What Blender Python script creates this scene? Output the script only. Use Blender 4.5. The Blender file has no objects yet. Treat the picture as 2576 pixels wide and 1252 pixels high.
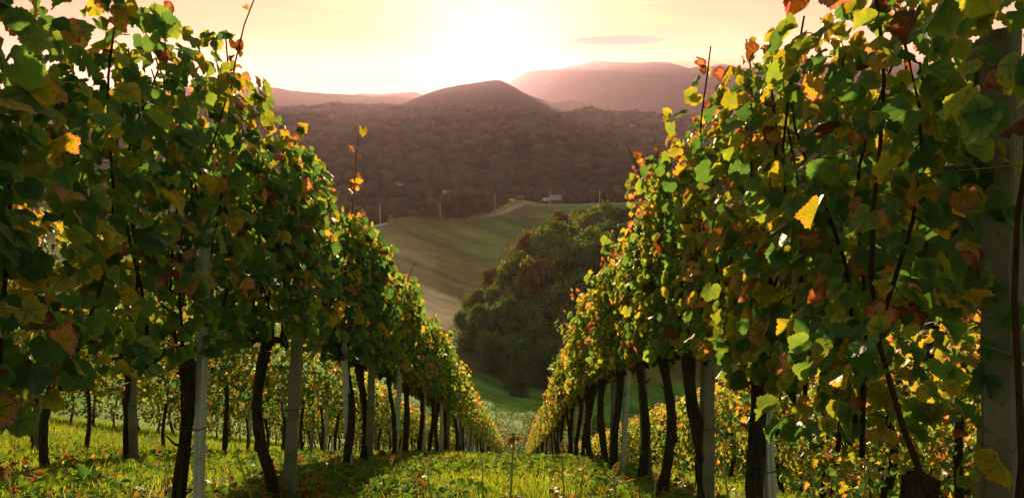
import bpy, math, random
import numpy as np
from mathutils import Vector, Matrix

R = math.radians
scene = bpy.context.scene
COL = scene.collection

# ------------------------------------------------------------------ camera
F, CX, CY = 1860.0, 1288.0, 626.0          # focal length and centre for a 2576 x 1252 reading of the picture
PITCH, YAW = R(11.6), R(0.46)
cam_d = bpy.data.cameras.new('camera')
cam = bpy.data.objects.new('camera', cam_d)
COL.objects.link(cam)
cam_d.sensor_fit = 'HORIZONTAL'
cam_d.sensor_width = 36.0
cam_d.lens = 36.0 * F / 2576.0
cam_d.clip_start = 0.05
cam_d.clip_end = 120000
cam.location = (0, 0, 0)
cam.rotation_euler = (R(90) - PITCH, 0, YAW)
scene.camera = cam

# ------------------------------------------------------------------ world, sun, exposure
SUN_EL, SUN_AZ = R(2.0), R(-2.6)            # azimuth measured from +Y towards +X
world = bpy.data.worlds.new('World')
scene.world = world
world.use_nodes = True
wn, wl = world.node_tree.nodes, world.node_tree.links
wn.clear()
w_out = wn.new('ShaderNodeOutputWorld')
w_bg = wn.new('ShaderNodeBackground')
w_sky = wn.new('ShaderNodeTexSky')
w_sky.sky_type = 'NISHITA'
w_sky.sun_disc = False
w_sky.sun_elevation = SUN_EL
w_sky.sun_rotation = SUN_AZ
w_sky.altitude = 250
w_sky.air_density = 1.3
w_sky.dust_density = 3.0
w_sky.ozone_density = 1.0
w_bg.inputs['Strength'].default_value = 0.066
w_gam = wn.new('ShaderNodeGamma')           # softens the sky's huge contrast, as the phone's exposure blending did
w_gam.inputs['Gamma'].default_value = 0.4
wl.new(w_sky.outputs[0], w_gam.inputs['Color'])
def w_math(op, a, b=0.0):
    nd = wn.new('ShaderNodeMath')
    nd.operation = op
    for i_, v_ in enumerate((a, b)):
        if hasattr(v_, 'links'): wl.new(v_, nd.inputs[i_])
        else: nd.inputs[i_].default_value = v_
    return nd.outputs[0]
w_tc = wn.new('ShaderNodeTexCoord')
w_sep = wn.new('ShaderNodeSeparateXYZ')
wl.new(w_tc.outputs['Generated'], w_sep.inputs[0])
w_az = w_math('SUBTRACT', w_math('ARCTAN2', w_sep.outputs[0], w_sep.outputs[1]), R(-2.0))
w_el = w_math('MAXIMUM', w_math('ARCSINE', w_sep.outputs[2]), 0.0)
# thin streaky veil of cloud
w_cv = wn.new('ShaderNodeCombineXYZ')
wl.new(w_math('MULTIPLY', w_az, 3.2), w_cv.inputs[0])
wl.new(w_math('ADD', w_math('MULTIPLY', w_el, 34.0), w_math('MULTIPLY', w_az, 2.2)), w_cv.inputs[1])
w_no = wn.new('ShaderNodeTexNoise')
w_no.inputs['Scale'].default_value = 2.3
w_no.inputs['Detail'].default_value = 6
w_no.inputs['Roughness'].default_value = .55
wl.new(w_cv.outputs[0], w_no.inputs['Vector'])
w_veil = w_math('ADD', w_math('MULTIPLY', w_no.outputs['Fac'], 1.1), .45)
# bright aureole round the low sun, widening upwards through the veil
w_q = w_math('DIVIDE', w_az, w_math('ADD', w_math('MULTIPLY', w_el, .85), .045))
w_g = w_math('EXPONENT', w_math('MULTIPLY', w_math('MULTIPLY', w_q, w_q), -1.0))
w_g = w_math('MULTIPLY', w_g, w_math('EXPONENT', w_math('MULTIPLY', w_el, -3.5)))
w_add = wn.new('ShaderNodeMix')
w_add.data_type = 'RGBA'
w_add.blend_type = 'ADD'
w_add.inputs['B'].default_value = (4.6, 4.3, 3.2, 1)
wl.new(w_g, w_add.inputs['Factor'])
w_vm = wn.new('ShaderNodeVectorMath')
w_vm.operation = 'SCALE'
w_hs = wn.new('ShaderNodeHueSaturation')
w_hs.inputs['Saturation'].default_value = 1.2
wl.new(w_gam.outputs[0], w_hs.inputs['Color'])
w_ti = wn.new('ShaderNodeVectorMath')
w_ti.operation = 'MULTIPLY'
w_ti.inputs[1].default_value = (1.0, 1.01, .58)
wl.new(w_hs.outputs[0], w_ti.inputs[0])
wl.new(w_ti.outputs[0], w_vm.inputs[0])
wl.new(w_veil, w_vm.inputs['Scale'])
wl.new(w_vm.outputs[0], w_add.inputs['A'])
wl.new(w_add.outputs['Result'], w_bg.inputs['Color'])
wl.new(w_bg.outputs[0], w_out.inputs['Surface'])

sd = bpy.data.lights.new('sun', 'SUN')
sd.energy = 5.0
sd.angle = R(0.53)
sd.color = (1.0, 0.72, 0.42)
sun = bpy.data.objects.new('sun', sd)
COL.objects.link(sun)
SUN_DIR = Vector((math.sin(SUN_AZ) * math.cos(SUN_EL), math.cos(SUN_AZ) * math.cos(SUN_EL), math.sin(SUN_EL)))
sun.rotation_euler = SUN_DIR.to_track_quat('Z', 'Y').to_euler()

scene.view_settings.view_transform = 'Standard'
scene.view_settings.look = 'None'
scene.view_settings.gamma = 1.0
scene.view_settings.use_curve_mapping = False
scene.view_settings.exposure = 2.12
scene.cycles.use_denoising = True
scene.cycles.max_bounces = 10
scene.cycles.diffuse_bounces = 4
scene.cycles.glossy_bounces = 3
scene.cycles.transmission_bounces = 6
scene.cycles.transparent_max_bounces = 8
scene.cycles.volume_bounces = 1

# ------------------------------------------------------------------ mapping helpers
cp, sp_, cyw, syw = math.cos(PITCH), math.sin(PITCH), math.cos(YAW), math.sin(YAW)

def ray(dx, dy):
    a, b = (dx - CX) / F, (CY - dy) / F
    x, y, z = a, cp + b * sp_, -sp_ + b * cp
    return np.array([x * cyw - y * syw, x * syw + y * cyw, z])

def at(dx, dy, depth):
    r = ray(dx, dy)
    return r * (depth / r[1])

def tan_of(dx, dy=500.0):
    r = ray(dx, dy)
    return r[0] / r[1]

def project(p):
    p = np.asarray(p, float)
    x = p[..., 0] * cyw + p[..., 1] * syw
    y = -p[..., 0] * syw + p[..., 1] * cyw
    f = y * cp - p[..., 2] * sp_
    u = y * sp_ + p[..., 2] * cp
    f = np.where(f > 1e-3, f, 1e-3)
    return CX + F * x / f, CY - F * u / f

def smooth(a, b, x):
    t = np.clip((np.asarray(x, float) - a) / (b - a), 0, 1)
    return t * t * (3 - 2 * t)

def vnoise(x, y, seed=0):
    x, y = np.asarray(x, float), np.asarray(y, float)
    xi, yi = np.floor(x).astype(np.int64), np.floor(y).astype(np.int64)
    fx, fy = x - xi, y - yi
    fx, fy = fx * fx * (3 - 2 * fx), fy * fy * (3 - 2 * fy)
    def h(i, j):
        n = (i * 374761393 + j * 668265263 + seed * 982451653) & 0xFFFFFFFF
        n = ((n ^ (n >> 13)) * 1274126177) & 0xFFFFFFFF
        return ((n ^ (n >> 16)) & 0xFFFF) / 65535.0
    return (h(xi, yi) * (1 - fx) + h(xi + 1, yi) * fx) * (1 - fy) + (h(xi, yi + 1) * (1 - fx) + h(xi + 1, yi + 1) * fx) * fy

def fbm(x, y, seed=0, octv=4):
    s, a, t = 0, 1.0, 0
    for k in range(octv):
        s = s + a * vnoise(np.asarray(x) * 2 ** k, np.asarray(y) * 2 ** k, seed + k)
        t += a
        a *= 0.5
    return s / t

# ------------------------------------------------------------------ terrain heights
SL = R(27.4)
TS, CS, SS = math.tan(SL), math.cos(SL), math.sin(SL)
N_X = [-140, -60, -30, -18, -14, -12, -10.8, -8.6, -6.2, -3.85, -1.45, .95, 2.2, 3.2, 5.5, 12, 30, 60, 140]
N_Z = [-9.0, 0.5, 2.4, 1.7, 1.35, 1.15, .9, .3, .02, 0, 0, -.08, -.25, -.5, -1.1, -3.2, -7.5, -15, -27]
P_Y = [-40, -14, -4, 0, 2.5, 4.0, 6.1, 8.2, 12.6, 20.4, 40, 57, 80]
P_Z = [-1.2, -1.2, -1.3, -1.55, -1.9, -2.33, -3.25, -4.27, -6.5, -10.75, -21.2, -30.2, -42]
_py = np.linspace(-40, 80, 2401)
_pz = np.interp(_py, P_Y, P_Z)
_pz = np.convolve(np.pad(_pz, 30, mode='edge'), np.ones(31) / 31, 'same')[30:-30]
_pz = np.convolve(np.pad(_pz, 30, mode='edge'), np.ones(31) / 31, 'same')[30:-30]

def prof(y):
    return np.interp(y, _py, _pz)

def slope_at(y):
    return float(prof(y - .4) - prof(y + .4)) / .8

def near_z(x, y):
    x, y = np.asarray(x, float), np.asarray(y, float)
    b = (fbm(x * 1.3, y * 1.3, 3, 3) - .5) * .07
    return np.interp(x, N_X, N_Z) + prof(y) + b

CTRL = []          # (pixel x, depth, pixel y of the ground)
for d_ in (48, 58):
    for t in np.linspace(-1.9, 1.9, 21):
        z = float(near_z(t * d_, d_))
        CTRL.append((t, math.log(d_), z / d_))
for (dx, d, dy) in [
    (1150, 75, 1085), (1290, 72, 1075), (1420, 72, 1085), (1150, 90, 1010), (1290, 88, 1030), (1400, 88, 1030), (1600, 90, 1090), (900, 90, 1010), (500, 90, 1000), (2000, 90, 1120),
    (1200, 115, 945), (1300, 112, 975), (1390, 112, 985), (1500, 112, 985), (1700, 112, 1010), (1100, 120, 900), (800, 130, 830), (300, 130, 800), (2300, 130, 950),
    (1140, 150, 862), (1250, 150, 875), (1330, 150, 872), (1420, 150, 850), (1500, 150, 815), (1600, 150, 780), (1800, 150, 770),
    (1060, 180, 790), (1170, 185, 790), (1260, 185, 800), (1350, 190, 765), (1450, 200, 690), (1550, 200, 668), (1700, 200, 655),
    (1020, 210, 735), (1110, 215, 738), (1200, 215, 742), (1300, 225, 705), (1420, 230, 640), (1600, 235, 610), (1800, 240, 600),
    (800, 220, 690), (300, 220, 640), (2300, 240, 620),
    (980, 260, 650), (1100, 265, 655), (1250, 270, 650), (1340, 275, 640), (1450, 290, 590), (1600, 300, 570),
    (940, 310, 590), (1050, 320, 592), (1150, 325, 592), (1260, 330, 595), (1340, 335, 585), (1450, 350, 548), (1600, 360, 540),
    (924, 335, 577), (981, 345, 564), (1050, 352, 559), (1120, 355, 561), (1180, 360, 560),
    (1218, 372, 546), (1264, 382, 537), (1290, 398, 524), (1316, 415, 515), (1345, 420, 519), (1377, 425, 517.5), (1438, 430, 517.5), (1505, 435, 514.5), (1592, 440, 511.5), (1750, 445, 505),
    (1240, 410, 531), (1260, 425, 520), (1290, 432, 506), (1330, 436, 505), (1365, 440, 512), (1400, 450, 510), (1500, 460, 511), (1620, 465, 507),
    (1150, 385, 568), (1080, 390, 572), (1000, 380, 572), (900, 360, 585), (700, 350, 600), (300, 350, 580), (2200, 450, 500), (2500, 300, 560),
    (1100, 440, 590), (1200, 450, 582), (1320, 480, 545), (1400, 490, 545), (1550, 500, 540), (1700, 500, 530), (900, 440, 570), (700, 450, 560),
    (900, 540, 510), (800, 540, 500), (1000, 545, 520), (1200, 560, 530), (1400, 570, 520), (1600, 560, 512),
    (988, 600, 468), (1011, 625, 458), (1089, 575, 493), (1136, 590, 484), (1200, 640, 492), (800, 620, 470), (1350, 640, 495), (1500, 640, 492), (1700, 640, 480), (500, 620, 470), (2200, 640, 470),
    (870, 560, 448), (870, 640, 440), (700, 800, 420), (1000, 800, 425), (1150, 800, 440), (1300, 800, 432), (1450, 800, 440), (1600, 800, 432), (1800, 800, 425), (400, 800, 415), (2200, 800, 420),
    (700, 1000, 375), (850, 1000, 382), (1000, 1000, 372), (1150, 1000, 380), (1300, 1000, 372), (1450, 1000, 385), (1600, 1000, 375), (1900, 1000, 370), (2300, 1000, 370), (300, 1000, 370),
    (700, 1200, 338), (850, 1200, 342), (1000, 1200, 332), (1150, 1200, 338), (1300, 1200, 338), (1450, 1200, 338), (1600, 1200, 345), (1800, 1200, 340), (300, 1200, 340), (2300, 1200, 345),
    (700, 1500, 320), (850, 1500, 322), (1000, 1500, 312), (1150, 1500, 310), (1300, 1500, 314), (1450, 1500, 315), (1550, 1500, 322), (1650, 1500, 312), (1800, 1500, 312), (2200, 1500, 320), (300, 1500, 315),
    (1500, 1700, 318), (1650, 1700, 300), (1800, 1700, 308), (1300, 1700, 308), (1000, 1700, 303), (700, 1700, 308),
    (650, 2050, 279), (850, 2050, 280), (1000, 2050, 279), (1150, 2050, 283), (1300, 2050, 287), (1450, 2050, 297), (1560, 2050, 312), (1650, 2050, 308), (1800, 2050, 312), (2300, 2050, 310), (300, 2050, 280),
    (300, 2700, 292), (850, 2700, 292), (1150, 2700, 292), (1300, 2700, 292), (1450, 2700, 296), (1560, 2700, 300), (1800, 2700, 300), (2300, 2700, 300)]:
    r = ray(dx, dy)
    CTRL.append((r[0] / r[1], math.log(d), r[2] / r[1]))
CT = np.array(CTRL)
KX, KY, EPS = 3.0, 1.6, 0.06
def _phi(dt, dl):
    return np.sqrt((dt * KX) ** 2 + (dl * KY) ** 2 + EPS ** 2)
A_ = _phi(CT[:, None, 0] - CT[None, :, 0], CT[:, None, 1] - CT[None, :, 1])
Wt = np.linalg.solve(A_ + np.eye(len(CT)) * 1e-3 * -1, CT[:, 2] - CT[:, 2].mean())

def far_z(x, y):
    x, y = np.broadcast_arrays(np.asarray(x, float), np.asarray(y, float))
    shp = x.shape
    x, y = x.ravel(), np.maximum(y.ravel(), 20)
    t, l = np.clip(x / y, -1.6, 1.6), np.log(y)
    out = np.empty(len(x))
    for s in range(0, len(x), 20000):
        e = slice(s, s + 20000)
        out[e] = _phi(t[e, None] - CT[None, :, 0], l[e, None] - CT[None, :, 1]) @ Wt
    z = (out + CT[:, 2].mean()) * y
    z = z + (fbm(x / 9, y / 9, 11, 3) - .5) * np.clip((y - 60) / 60, 0, 1) * 0.8
    z = z + (fbm(x / 210 + 3, y / 260, 13, 3) - .5) * smooth(560, 900, y) * 84 * (1 - .85 * smooth(1250, 1800, y)) - 10 * smooth(1300, 1800, y) * smooth(.0, .12, x / y)
    z = z + (fbm(x / 70 + 7, y / 110, 19, 2) - .5) * smooth(560, 700, y) * 34
    return z.reshape(shp)

def ground_z(x, y):
    x, y = np.broadcast_arrays(np.asarray(x, float), np.asarray(y, float))
    w = smooth(52, 66, y)
    zn = near_z(x, y)
    if np.all(w <= 0):
        return zn
    return zn * (1 - w) + far_z(x, y) * w

# ------------------------------------------------------------------ mesh helpers
class MB:
    def __init__(s):
        s.v, s.f, s.n = [], [], 0
    def add(s, verts, faces):
        s.v.extend([tuple(p) for p in verts])
        s.f.extend([tuple(i + s.n for i in f) for f in faces])
        s.n += len(verts)
        return s
    def box(s, lo, hi):
        x0, y0, z0 = lo
        x1, y1, z1 = hi
        return s.add([(x0, y0, z0), (x1, y0, z0), (x1, y1, z0), (x0, y1, z0), (x0, y0, z1), (x1, y0, z1), (x1, y1, z1), (x0, y1, z1)],
                     [(3, 2, 1, 0), (4, 5, 6, 7), (0, 1, 5, 4), (1, 2, 6, 5), (2, 3, 7, 6), (3, 0, 4, 7)])
    def tube(s, pts, rad, sides=8, ridge=0.0, seed=0, cap=True):
        pts = [Vector(p) for p in pts]
        rng = random.Random(seed)
        ph = rng.uniform(0, 6)
        vs, n = [], len(pts)
        for i, p in enumerate(pts):
            d = (pts[min(i + 1, n - 1)] - pts[max(i - 1, 0)]).normalized()
            up = Vector((0, 0, 1)) if abs(d.z) < .9 else Vector((0, 1, 0))
            a = d.cross(up).normalized()
            b = d.cross(a).normalized()
            r = rad[i] if hasattr(rad, '__len__') else rad
            for k in range(sides):
                th = 2 * math.pi * k / sides
                q = r * (1 + ridge * math.sin(3 * th + ph + i * .5) + ridge * .8 * rng.uniform(-1, 1))
                vs.append(p + a * (q * math.cos(th)) + b * (q * math.sin(th)))
        fs = [(i * sides + k, i * sides + (k + 1) % sides, (i + 1) * sides + (k + 1) % sides, (i + 1) * sides + k) for i in range(n - 1) for k in range(sides)]
        if cap:
            fs.append(tuple(range(sides - 1, -1, -1)))
            fs.append(tuple((n - 1) * sides + k for k in range(sides)))
        return s.add(vs, fs)
    def mesh(s, name, mat, smooth_=False):
        me = bpy.data.meshes.new(name)
        me.from_pydata(s.v, [], s.f)
        if mat:
            me.materials.append(mat)
        if smooth_:
            me.polygons.foreach_set('use_smooth', [True] * len(me.polygons))
        me.update()
        return me

def np_mesh(name, verts, quads=None, tris=None, mat=None, attrs=None, smooth_=True, matidx=None):
    me = bpy.data.meshes.new(name)
    nq = 0 if quads is None else len(quads)
    nt = 0 if tris is None else len(tris)
    me.vertices.add(len(verts))
    me.vertices.foreach_set('co', np.ascontiguousarray(verts, np.float32).ravel())
    parts = []
    if nq: parts.append(np.asarray(quads, np.int32).ravel())
    if nt: parts.append(np.asarray(tris, np.int32).ravel())
    li = np.concatenate(parts)
    me.loops.add(len(li))
    me.loops.foreach_set('vertex_index', li)
    me.polygons.add(nq + nt)
    st = np.concatenate([np.arange(nq) * 4, nq * 4 + np.arange(nt) * 3]).astype(np.int32)
    me.polygons.foreach_set('loop_start', st)
    if smooth_:
        me.polygons.foreach_set('use_smooth', np.ones(nq + nt, bool))
    for k, a in (attrs or {}).items():
        at_ = me.attributes.new(k, 'FLOAT_VECTOR', 'POINT')
        at_.data.foreach_set('vector', np.ascontiguousarray(a, np.float32).ravel())
    if mat:
        me.materials.append(mat)
    me.update(calc_edges=True)
    me.validate()
    return me

def link(name, data, parent=None):
    o = bpy.data.objects.new(name, data)
    COL.objects.link(o)
    if parent:
        o.parent = parent
    return o

def tag(o, label=None, cat=None, group=None, kind=None):
    if label: o['label'] = label
    if cat: o['category'] = cat
    if group: o['group'] = group
    if kind: o['kind'] = kind
    return o

def thing(name, label, cat, loc=(0, 0, 0), rot=(0, 0, 0), group=None):
    o = link(name, None)
    o.empty_display_size = 0.1
    o.location = loc
    o.rotation_euler = rot
    return tag(o, label, cat, group)

ONES = 'zeroth first second third fourth fifth sixth seventh eighth ninth tenth eleventh twelfth thirteenth fourteenth fifteenth sixteenth seventeenth eighteenth nineteenth'.split()
TENS = {2: ('twenty', 'twentieth'), 3: ('thirty', 'thirtieth'), 4: ('forty', 'fortieth'), 5: ('fifty', 'fiftieth'), 6: ('sixty', 'sixtieth')}
def ordinal(n):
    if n < 20:
        return ONES[n]
    t, o = divmod(n, 10)
    return TENS[t][1] if o == 0 else TENS[t][0] + '-' + ONES[o]

# ------------------------------------------------------------------ materials
class NT:
    def __init__(s, name):
        s.m = bpy.data.materials.new(name)
        s.m.use_nodes = True
        s.t = s.m.node_tree
        s.t.nodes.clear()
        s.out = s.t.nodes.new('ShaderNodeOutputMaterial')
    def n(s, typ, **kw):
        nd = s.t.nodes.new(typ)
        for k, v in kw.items():
            setattr(nd, k, v)
        return nd
    def l(s, a, b):
        s.t.links.new(a, b)
    def put(s, sock, v):
        if hasattr(v, 'links'):
            s.l(v, sock)
        else:
            sock.default_value = v
    def math(s, op, a, b=0.0, c=None, clamp=False):
        nd = s.n('ShaderNodeMath', operation=op, use_clamp=clamp)
        s.put(nd.inputs[0], a)
        s.put(nd.inputs[1], b)
        if c is not None: s.put(nd.inputs[2], c)
        return nd.outputs[0]
    def mix(s, fac, a, b, blend='MIX'):
        nd = s.n('ShaderNodeMix', data_type='RGBA', blend_type=blend)
        s.put(nd.inputs['Factor'], fac)
        s.put(nd.inputs['A'], a if hasattr(a, 'links') else (*a, 1))
        s.put(nd.inputs['B'], b if hasattr(b, 'links') else (*b, 1))
        return nd.outputs['Result']
    def noise(s, scale, detail=4, vec=None, rough=.6):
        nd = s.n('ShaderNodeTexNoise')
        nd.inputs['Scale'].default_value = scale
        nd.inputs['Detail'].default_value = detail
        nd.inputs['Roughness'].default_value = rough
        if vec is not None: s.l(vec, nd.inputs['Vector'])
        return nd.outputs['Fac']
    def ramp(s, fac, stops):
        nd = s.n('ShaderNodeValToRGB')
        cr = nd.color_ramp
        while len(cr.elements) < len(stops): cr.elements.new(0.5)
        for e, (p, c) in zip(cr.elements, stops):
            e.position = p
            e.color = (*c, 1)
        s.put(nd.inputs[0], fac)
        return nd.outputs['Color']
    def pos(s, obj=True):
        return s.n('ShaderNodeTexCoord').outputs['Object'] if obj else s.n('ShaderNodeNewGeometry').outputs['Position']
    def mapped(s, vec, scale):
        nd = s.n('ShaderNodeMapping')
        nd.inputs['Scale'].default_value = scale
        s.l(vec, nd.inputs['Vector'])
        return nd.outputs[0]
    def bump(s, h, strength=.5, dist=.02):
        nd = s.n('ShaderNodeBump')
        nd.inputs['Strength'].default_value = strength
        nd.inputs['Distance'].default_value = dist
        s.l(h, nd.inputs['Height'])
        return nd.outputs[0]
    def bsdf(s, color, rough=.7, spec=.3, metal=0.0, normal=None):
        nd = s.n('ShaderNodeBsdfPrincipled')
        s.put(nd.inputs['Base Color'], color if hasattr(color, 'links') else (*color, 1))
        s.put(nd.inputs['Roughness'], rough)
        nd.inputs['Specular IOR Level'].default_value = spec
        nd.inputs['Metallic'].default_value = metal
        if normal is not None: s.l(normal, nd.inputs['Normal'])
        return nd.outputs[0]
    def trans(s, surf, color, fac):
        td = s.n('ShaderNodeBsdfTranslucent')
        s.put(td.inputs['Color'], color if hasattr(color, 'links') else (*color, 1))
        mx = s.n('ShaderNodeMixShader')
        s.put(mx.inputs[0], fac)
        s.l(surf, mx.inputs[1])
        s.l(td.outputs[0], mx.inputs[2])
        return mx.outputs[0]
    def done(s, surf):
        s.l(surf, s.out.inputs['Surface'])
        return s.m

LEAF_STOPS = [(0.0, (.04, .14, .07)), (.22, (.085, .22, .08)), (.42, (.21, .32, .06)), (.56, (.38, .35, .04)), (.68, (.52, .36, .04)),
              (.79, (.5, .19, .35)), (.88, (.33, .055, .02)), (1.0, (.13, .055, .025))]

def leaf_material():
    t = NT('vine_leaf')
    a = t.n('ShaderNodeAttribute', attribute_name='leafinfo')
    sx = t.n('ShaderNodeSeparateXYZ')
    t.l(a.outputs['Vector'], sx.inputs[0])
    aut, rnd, edge = sx.outputs
    b = t.n('ShaderNodeAttribute', attribute_name='leafplace')
    lx = t.n('ShaderNodeSeparateXYZ')
    t.l(b.outputs['Vector'], lx.inputs[0])
    ang = t.math('ARCTAN2', lx.outputs[0], lx.outputs[1])
    pp = t.math('PINGPONG', t.math('ABSOLUTE', ang), R(29))
    vein = t.math('MULTIPLY', edge, t.math('SINE', pp))
    vmask = t.math('SUBTRACT', 1.0, t.math('DIVIDE', vein, 0.045), clamp=True)
    # side veins off the five main ones
    sv = t.math('SINE', t.math('MULTIPLY_ADD', edge, 46.0, t.math('MULTIPLY', pp, -26.0)))
    svm = t.math('MULTIPLY', t.math('GREATER_THAN', sv, .86), .35)
    vm = t.math('MAXIMUM', vmask, svm)
    ofs = t.n('ShaderNodeCombineXYZ')
    t.l(t.math('MULTIPLY', rnd, 37.0), ofs.inputs[0])
    t.l(t.math('MULTIPLY', rnd, 91.0), ofs.inputs[1])
    va = t.n('ShaderNodeVectorMath', operation='ADD')
    t.l(b.outputs['Vector'], va.inputs[0])
    t.l(ofs.outputs[0], va.inputs[1])
    blot = t.noise(2.2, 3, va.outputs[0])
    spot = t.noise(9.0, 2, va.outputs[0])
    # ageing: rim first, blotches, greener along veins
    rim = t.math('MULTIPLY', t.math('POWER', edge, 3.0), .24)
    blo = t.math('MULTIPLY_ADD', blot, .5, -.25)
    age = t.math('ADD', aut, t.math('ADD', t.math('MULTIPLY', rim, t.math('MULTIPLY_ADD', aut, 1.1, .15)), t.math('MULTIPLY', blo, t.math('MULTIPLY_ADD', aut, .8, .15))))
    age = t.math('SUBTRACT', age, t.math('MULTIPLY', vm, t.math('MULTIPLY', aut, .2)))
    col = t.ramp(age, LEAF_STOPS)
    sp = t.math('MULTIPLY', t.math('GREATER_THAN', spot, t.math('MULTIPLY_ADD', aut, -.22, .74)), .8)
    col = t.mix(sp, col, (.12, .035, .015))
    col = t.mix(t.math('MULTIPLY', vm, .45), col, (.24, .25, .08))
    hs = t.n('ShaderNodeHueSaturation')
    t.put(hs.inputs['Value'], t.math('MULTIPLY_ADD', rnd, .5, .75))
    t.l(col, hs.inputs['Color'])
    col = hs.outputs[0]
    h = t.math('SUBTRACT', t.math('MULTIPLY', blot, .8), t.math('MULTIPLY', vm, .6))
    nrm = t.bump(h, .9, .008)
    s = t.bsdf(col, t.math('MULTIPLY_ADD', rnd, .2, .42), .45, 0, nrm)
    tc = t.mix(1.0, col, (1.75, 1.5, .55), 'MULTIPLY')
    return t.done(t.trans(s, tc, .46))

def bark_material(name='bark', dark=(.016, .012, .010), light=(.13, .098, .075)):
    t = NT(name)
    p = t.mapped(t.pos(), (9, 9, 1.6))
    n1 = t.noise(6, 6, p)
    n2 = t.noise(40, 3, t.pos())
    c = t.ramp(n1, [(.3, dark), (.55, tuple((a + b) / 2 for a, b in zip(dark, light))), (.75, light)])
    c = t.mix(t.math('MULTIPLY', n2, .35), c, (.05, .06, .035))
    return t.done(t.bsdf(c, .9, .2, 0, t.bump(n1, 1.0, .035)))

def concrete_material(name='concrete', k=1.0):
    t = NT(name)
    p = t.pos()
    n1, n2 = t.noise(5, 6, p), t.noise(55, 4, p)
    c = t.ramp(n1, [(.3, (.15 * k, .14 * k, .125 * k)), (.55, (.24 * k, .23 * k, .21 * k)), (.75, (.33 * k, .32 * k, .30 * k))])
    pit = t.math('LESS_THAN', n2, .375)
    c = t.mix(t.math('MULTIPLY', pit, .55), c, (.07, .065, .055))
    li = t.noise(17, 4, p)
    c = t.mix(t.math('MULTIPLY', t.math('GREATER_THAN', li, .62), .45), c, (.17, .17, .09))
    h = t.math('SUBTRACT', n2, t.math('MULTIPLY', pit, .5))
    return t.done(t.bsdf(c, .92, .2, 0, t.bump(h, .8, .006)))

def metal_material():
    t = NT('galvanised_metal')
    p = t.pos()
    n1 = t.noise(14, 4, p)
    n2 = t.noise(60, 3, t.mapped(p, (1, 1, .2)))
    c = t.ramp(n1, [(.3, (.52, .57, .66)), (.6, (.68, .73, .82)), (.8, (.8, .84, .9))])
    c = t.mix(t.math('MULTIPLY', t.math('GREATER_THAN', n2, .66), .5), c, (.2, .16, .12))
    return t.done(t.bsdf(c, .45, .5, .25, t.bump(n2, .2, .002)))

def plain_material(name, col, rough=.8, spec=.3, metal=0.0, var=.25, scale=3.0):
    t = NT(name)
    n1 = t.noise(scale, 4, t.pos())
    c = t.mix(n1, tuple(x * (1 - var) for x in col), tuple(min(1, x * (1 + var)) for x in col))
    return t.done(t.bsdf(c, rough, spec, metal, t.bump(n1, .2, .01)))

def card_material(name, trans=.35, rough=.7, tint=(1.5, 1.35, .6), spec=.2):
    """foliage and grass: the colour of each leaf sits in the attribute 'tone'"""
    t = NT(name)
    a = t.n('ShaderNodeAttribute', attribute_name='tone')
    s = t.bsdf(a.outputs['Vector'], rough, spec)
    tc = t.mix(1.0, a.outputs['Vector'], tint, 'MULTIPLY')
    return t.done(t.trans(s, tc, trans))

def terrain_material(name, fine=6.0):
    t = NT(name)
    a = t.n('ShaderNodeAttribute', attribute_name='tone')
    p = t.pos(False)
    n1, n2, n3 = t.noise(.12, 5, p), t.noise(fine, 4, p), t.noise(.9, 4, p)
    f = t.math('ADD', t.math('MULTIPLY', n1, .7), t.math('ADD', t.math('MULTIPLY', n2, .55), t.math('MULTIPLY', n3, .6)))
    nd = t.n('ShaderNodeVectorMath', operation='SCALE')
    t.l(a.outputs['Vector'], nd.inputs[0])
    t.l(t.math('MULTIPLY_ADD', f, 1.1, -.02), nd.inputs['Scale'])
    c = t.mix(t.math('MULTIPLY', n3, .22), nd.outputs[0], (.09, .075, .03))
    return t.done(t.bsdf(c, .95, .1, 0, t.bump(t.math('ADD', n2, n3), .9, .25)))

M_LEAF = leaf_material()
M_BARK = bark_material()
M_CANE = bark_material('cane_bark', (.05, .022, .012), (.15, .07, .04))
M_TREEBARK = bark_material('tree_bark', (.02, .016, .012), (.07, .055, .04))
M_CONC = concrete_material()
M_METAL = metal_material()
M_WIRE = plain_material('wire_steel', (.2, .2, .2), .5, .5, .6)
M_TIE = plain_material('green_tie', (.03, .08, .06), .6)
M_CARD = card_material('tree_foliage', .38, .8, (1.2, 1.45, .5), .1)
M_WOODS = card_material('woodland_foliage', .08, .9)
M_GRASS = card_material('grass_blades', .5, .85, (1.5, 1.4, .5), .06)
M_GROUND = terrain_material('vineyard_soil', 14.0)
M_HILL = terrain_material('hill_ground', 1.3)
M_ROAD = plain_material('asphalt', (.34, .34, .36), .75, .2, 0, .15, .5)

# ------------------------------------------------------------------ ground sheets
def grid_mesh(name, X, Y, Z, tone, mat):
    h, w = X.shape
    idx = np.arange(h * w).reshape(h, w)
    q = np.stack([idx[:-1, :-1], idx[:-1, 1:], idx[1:, 1:], idx[1:, :-1]], -1).reshape(-1, 4)
    return np_mesh(name, np.stack([X, Y, Z], -1).reshape(-1, 3), quads=q, mat=mat, attrs={'tone': tone.reshape(-1, 3)})

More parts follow.
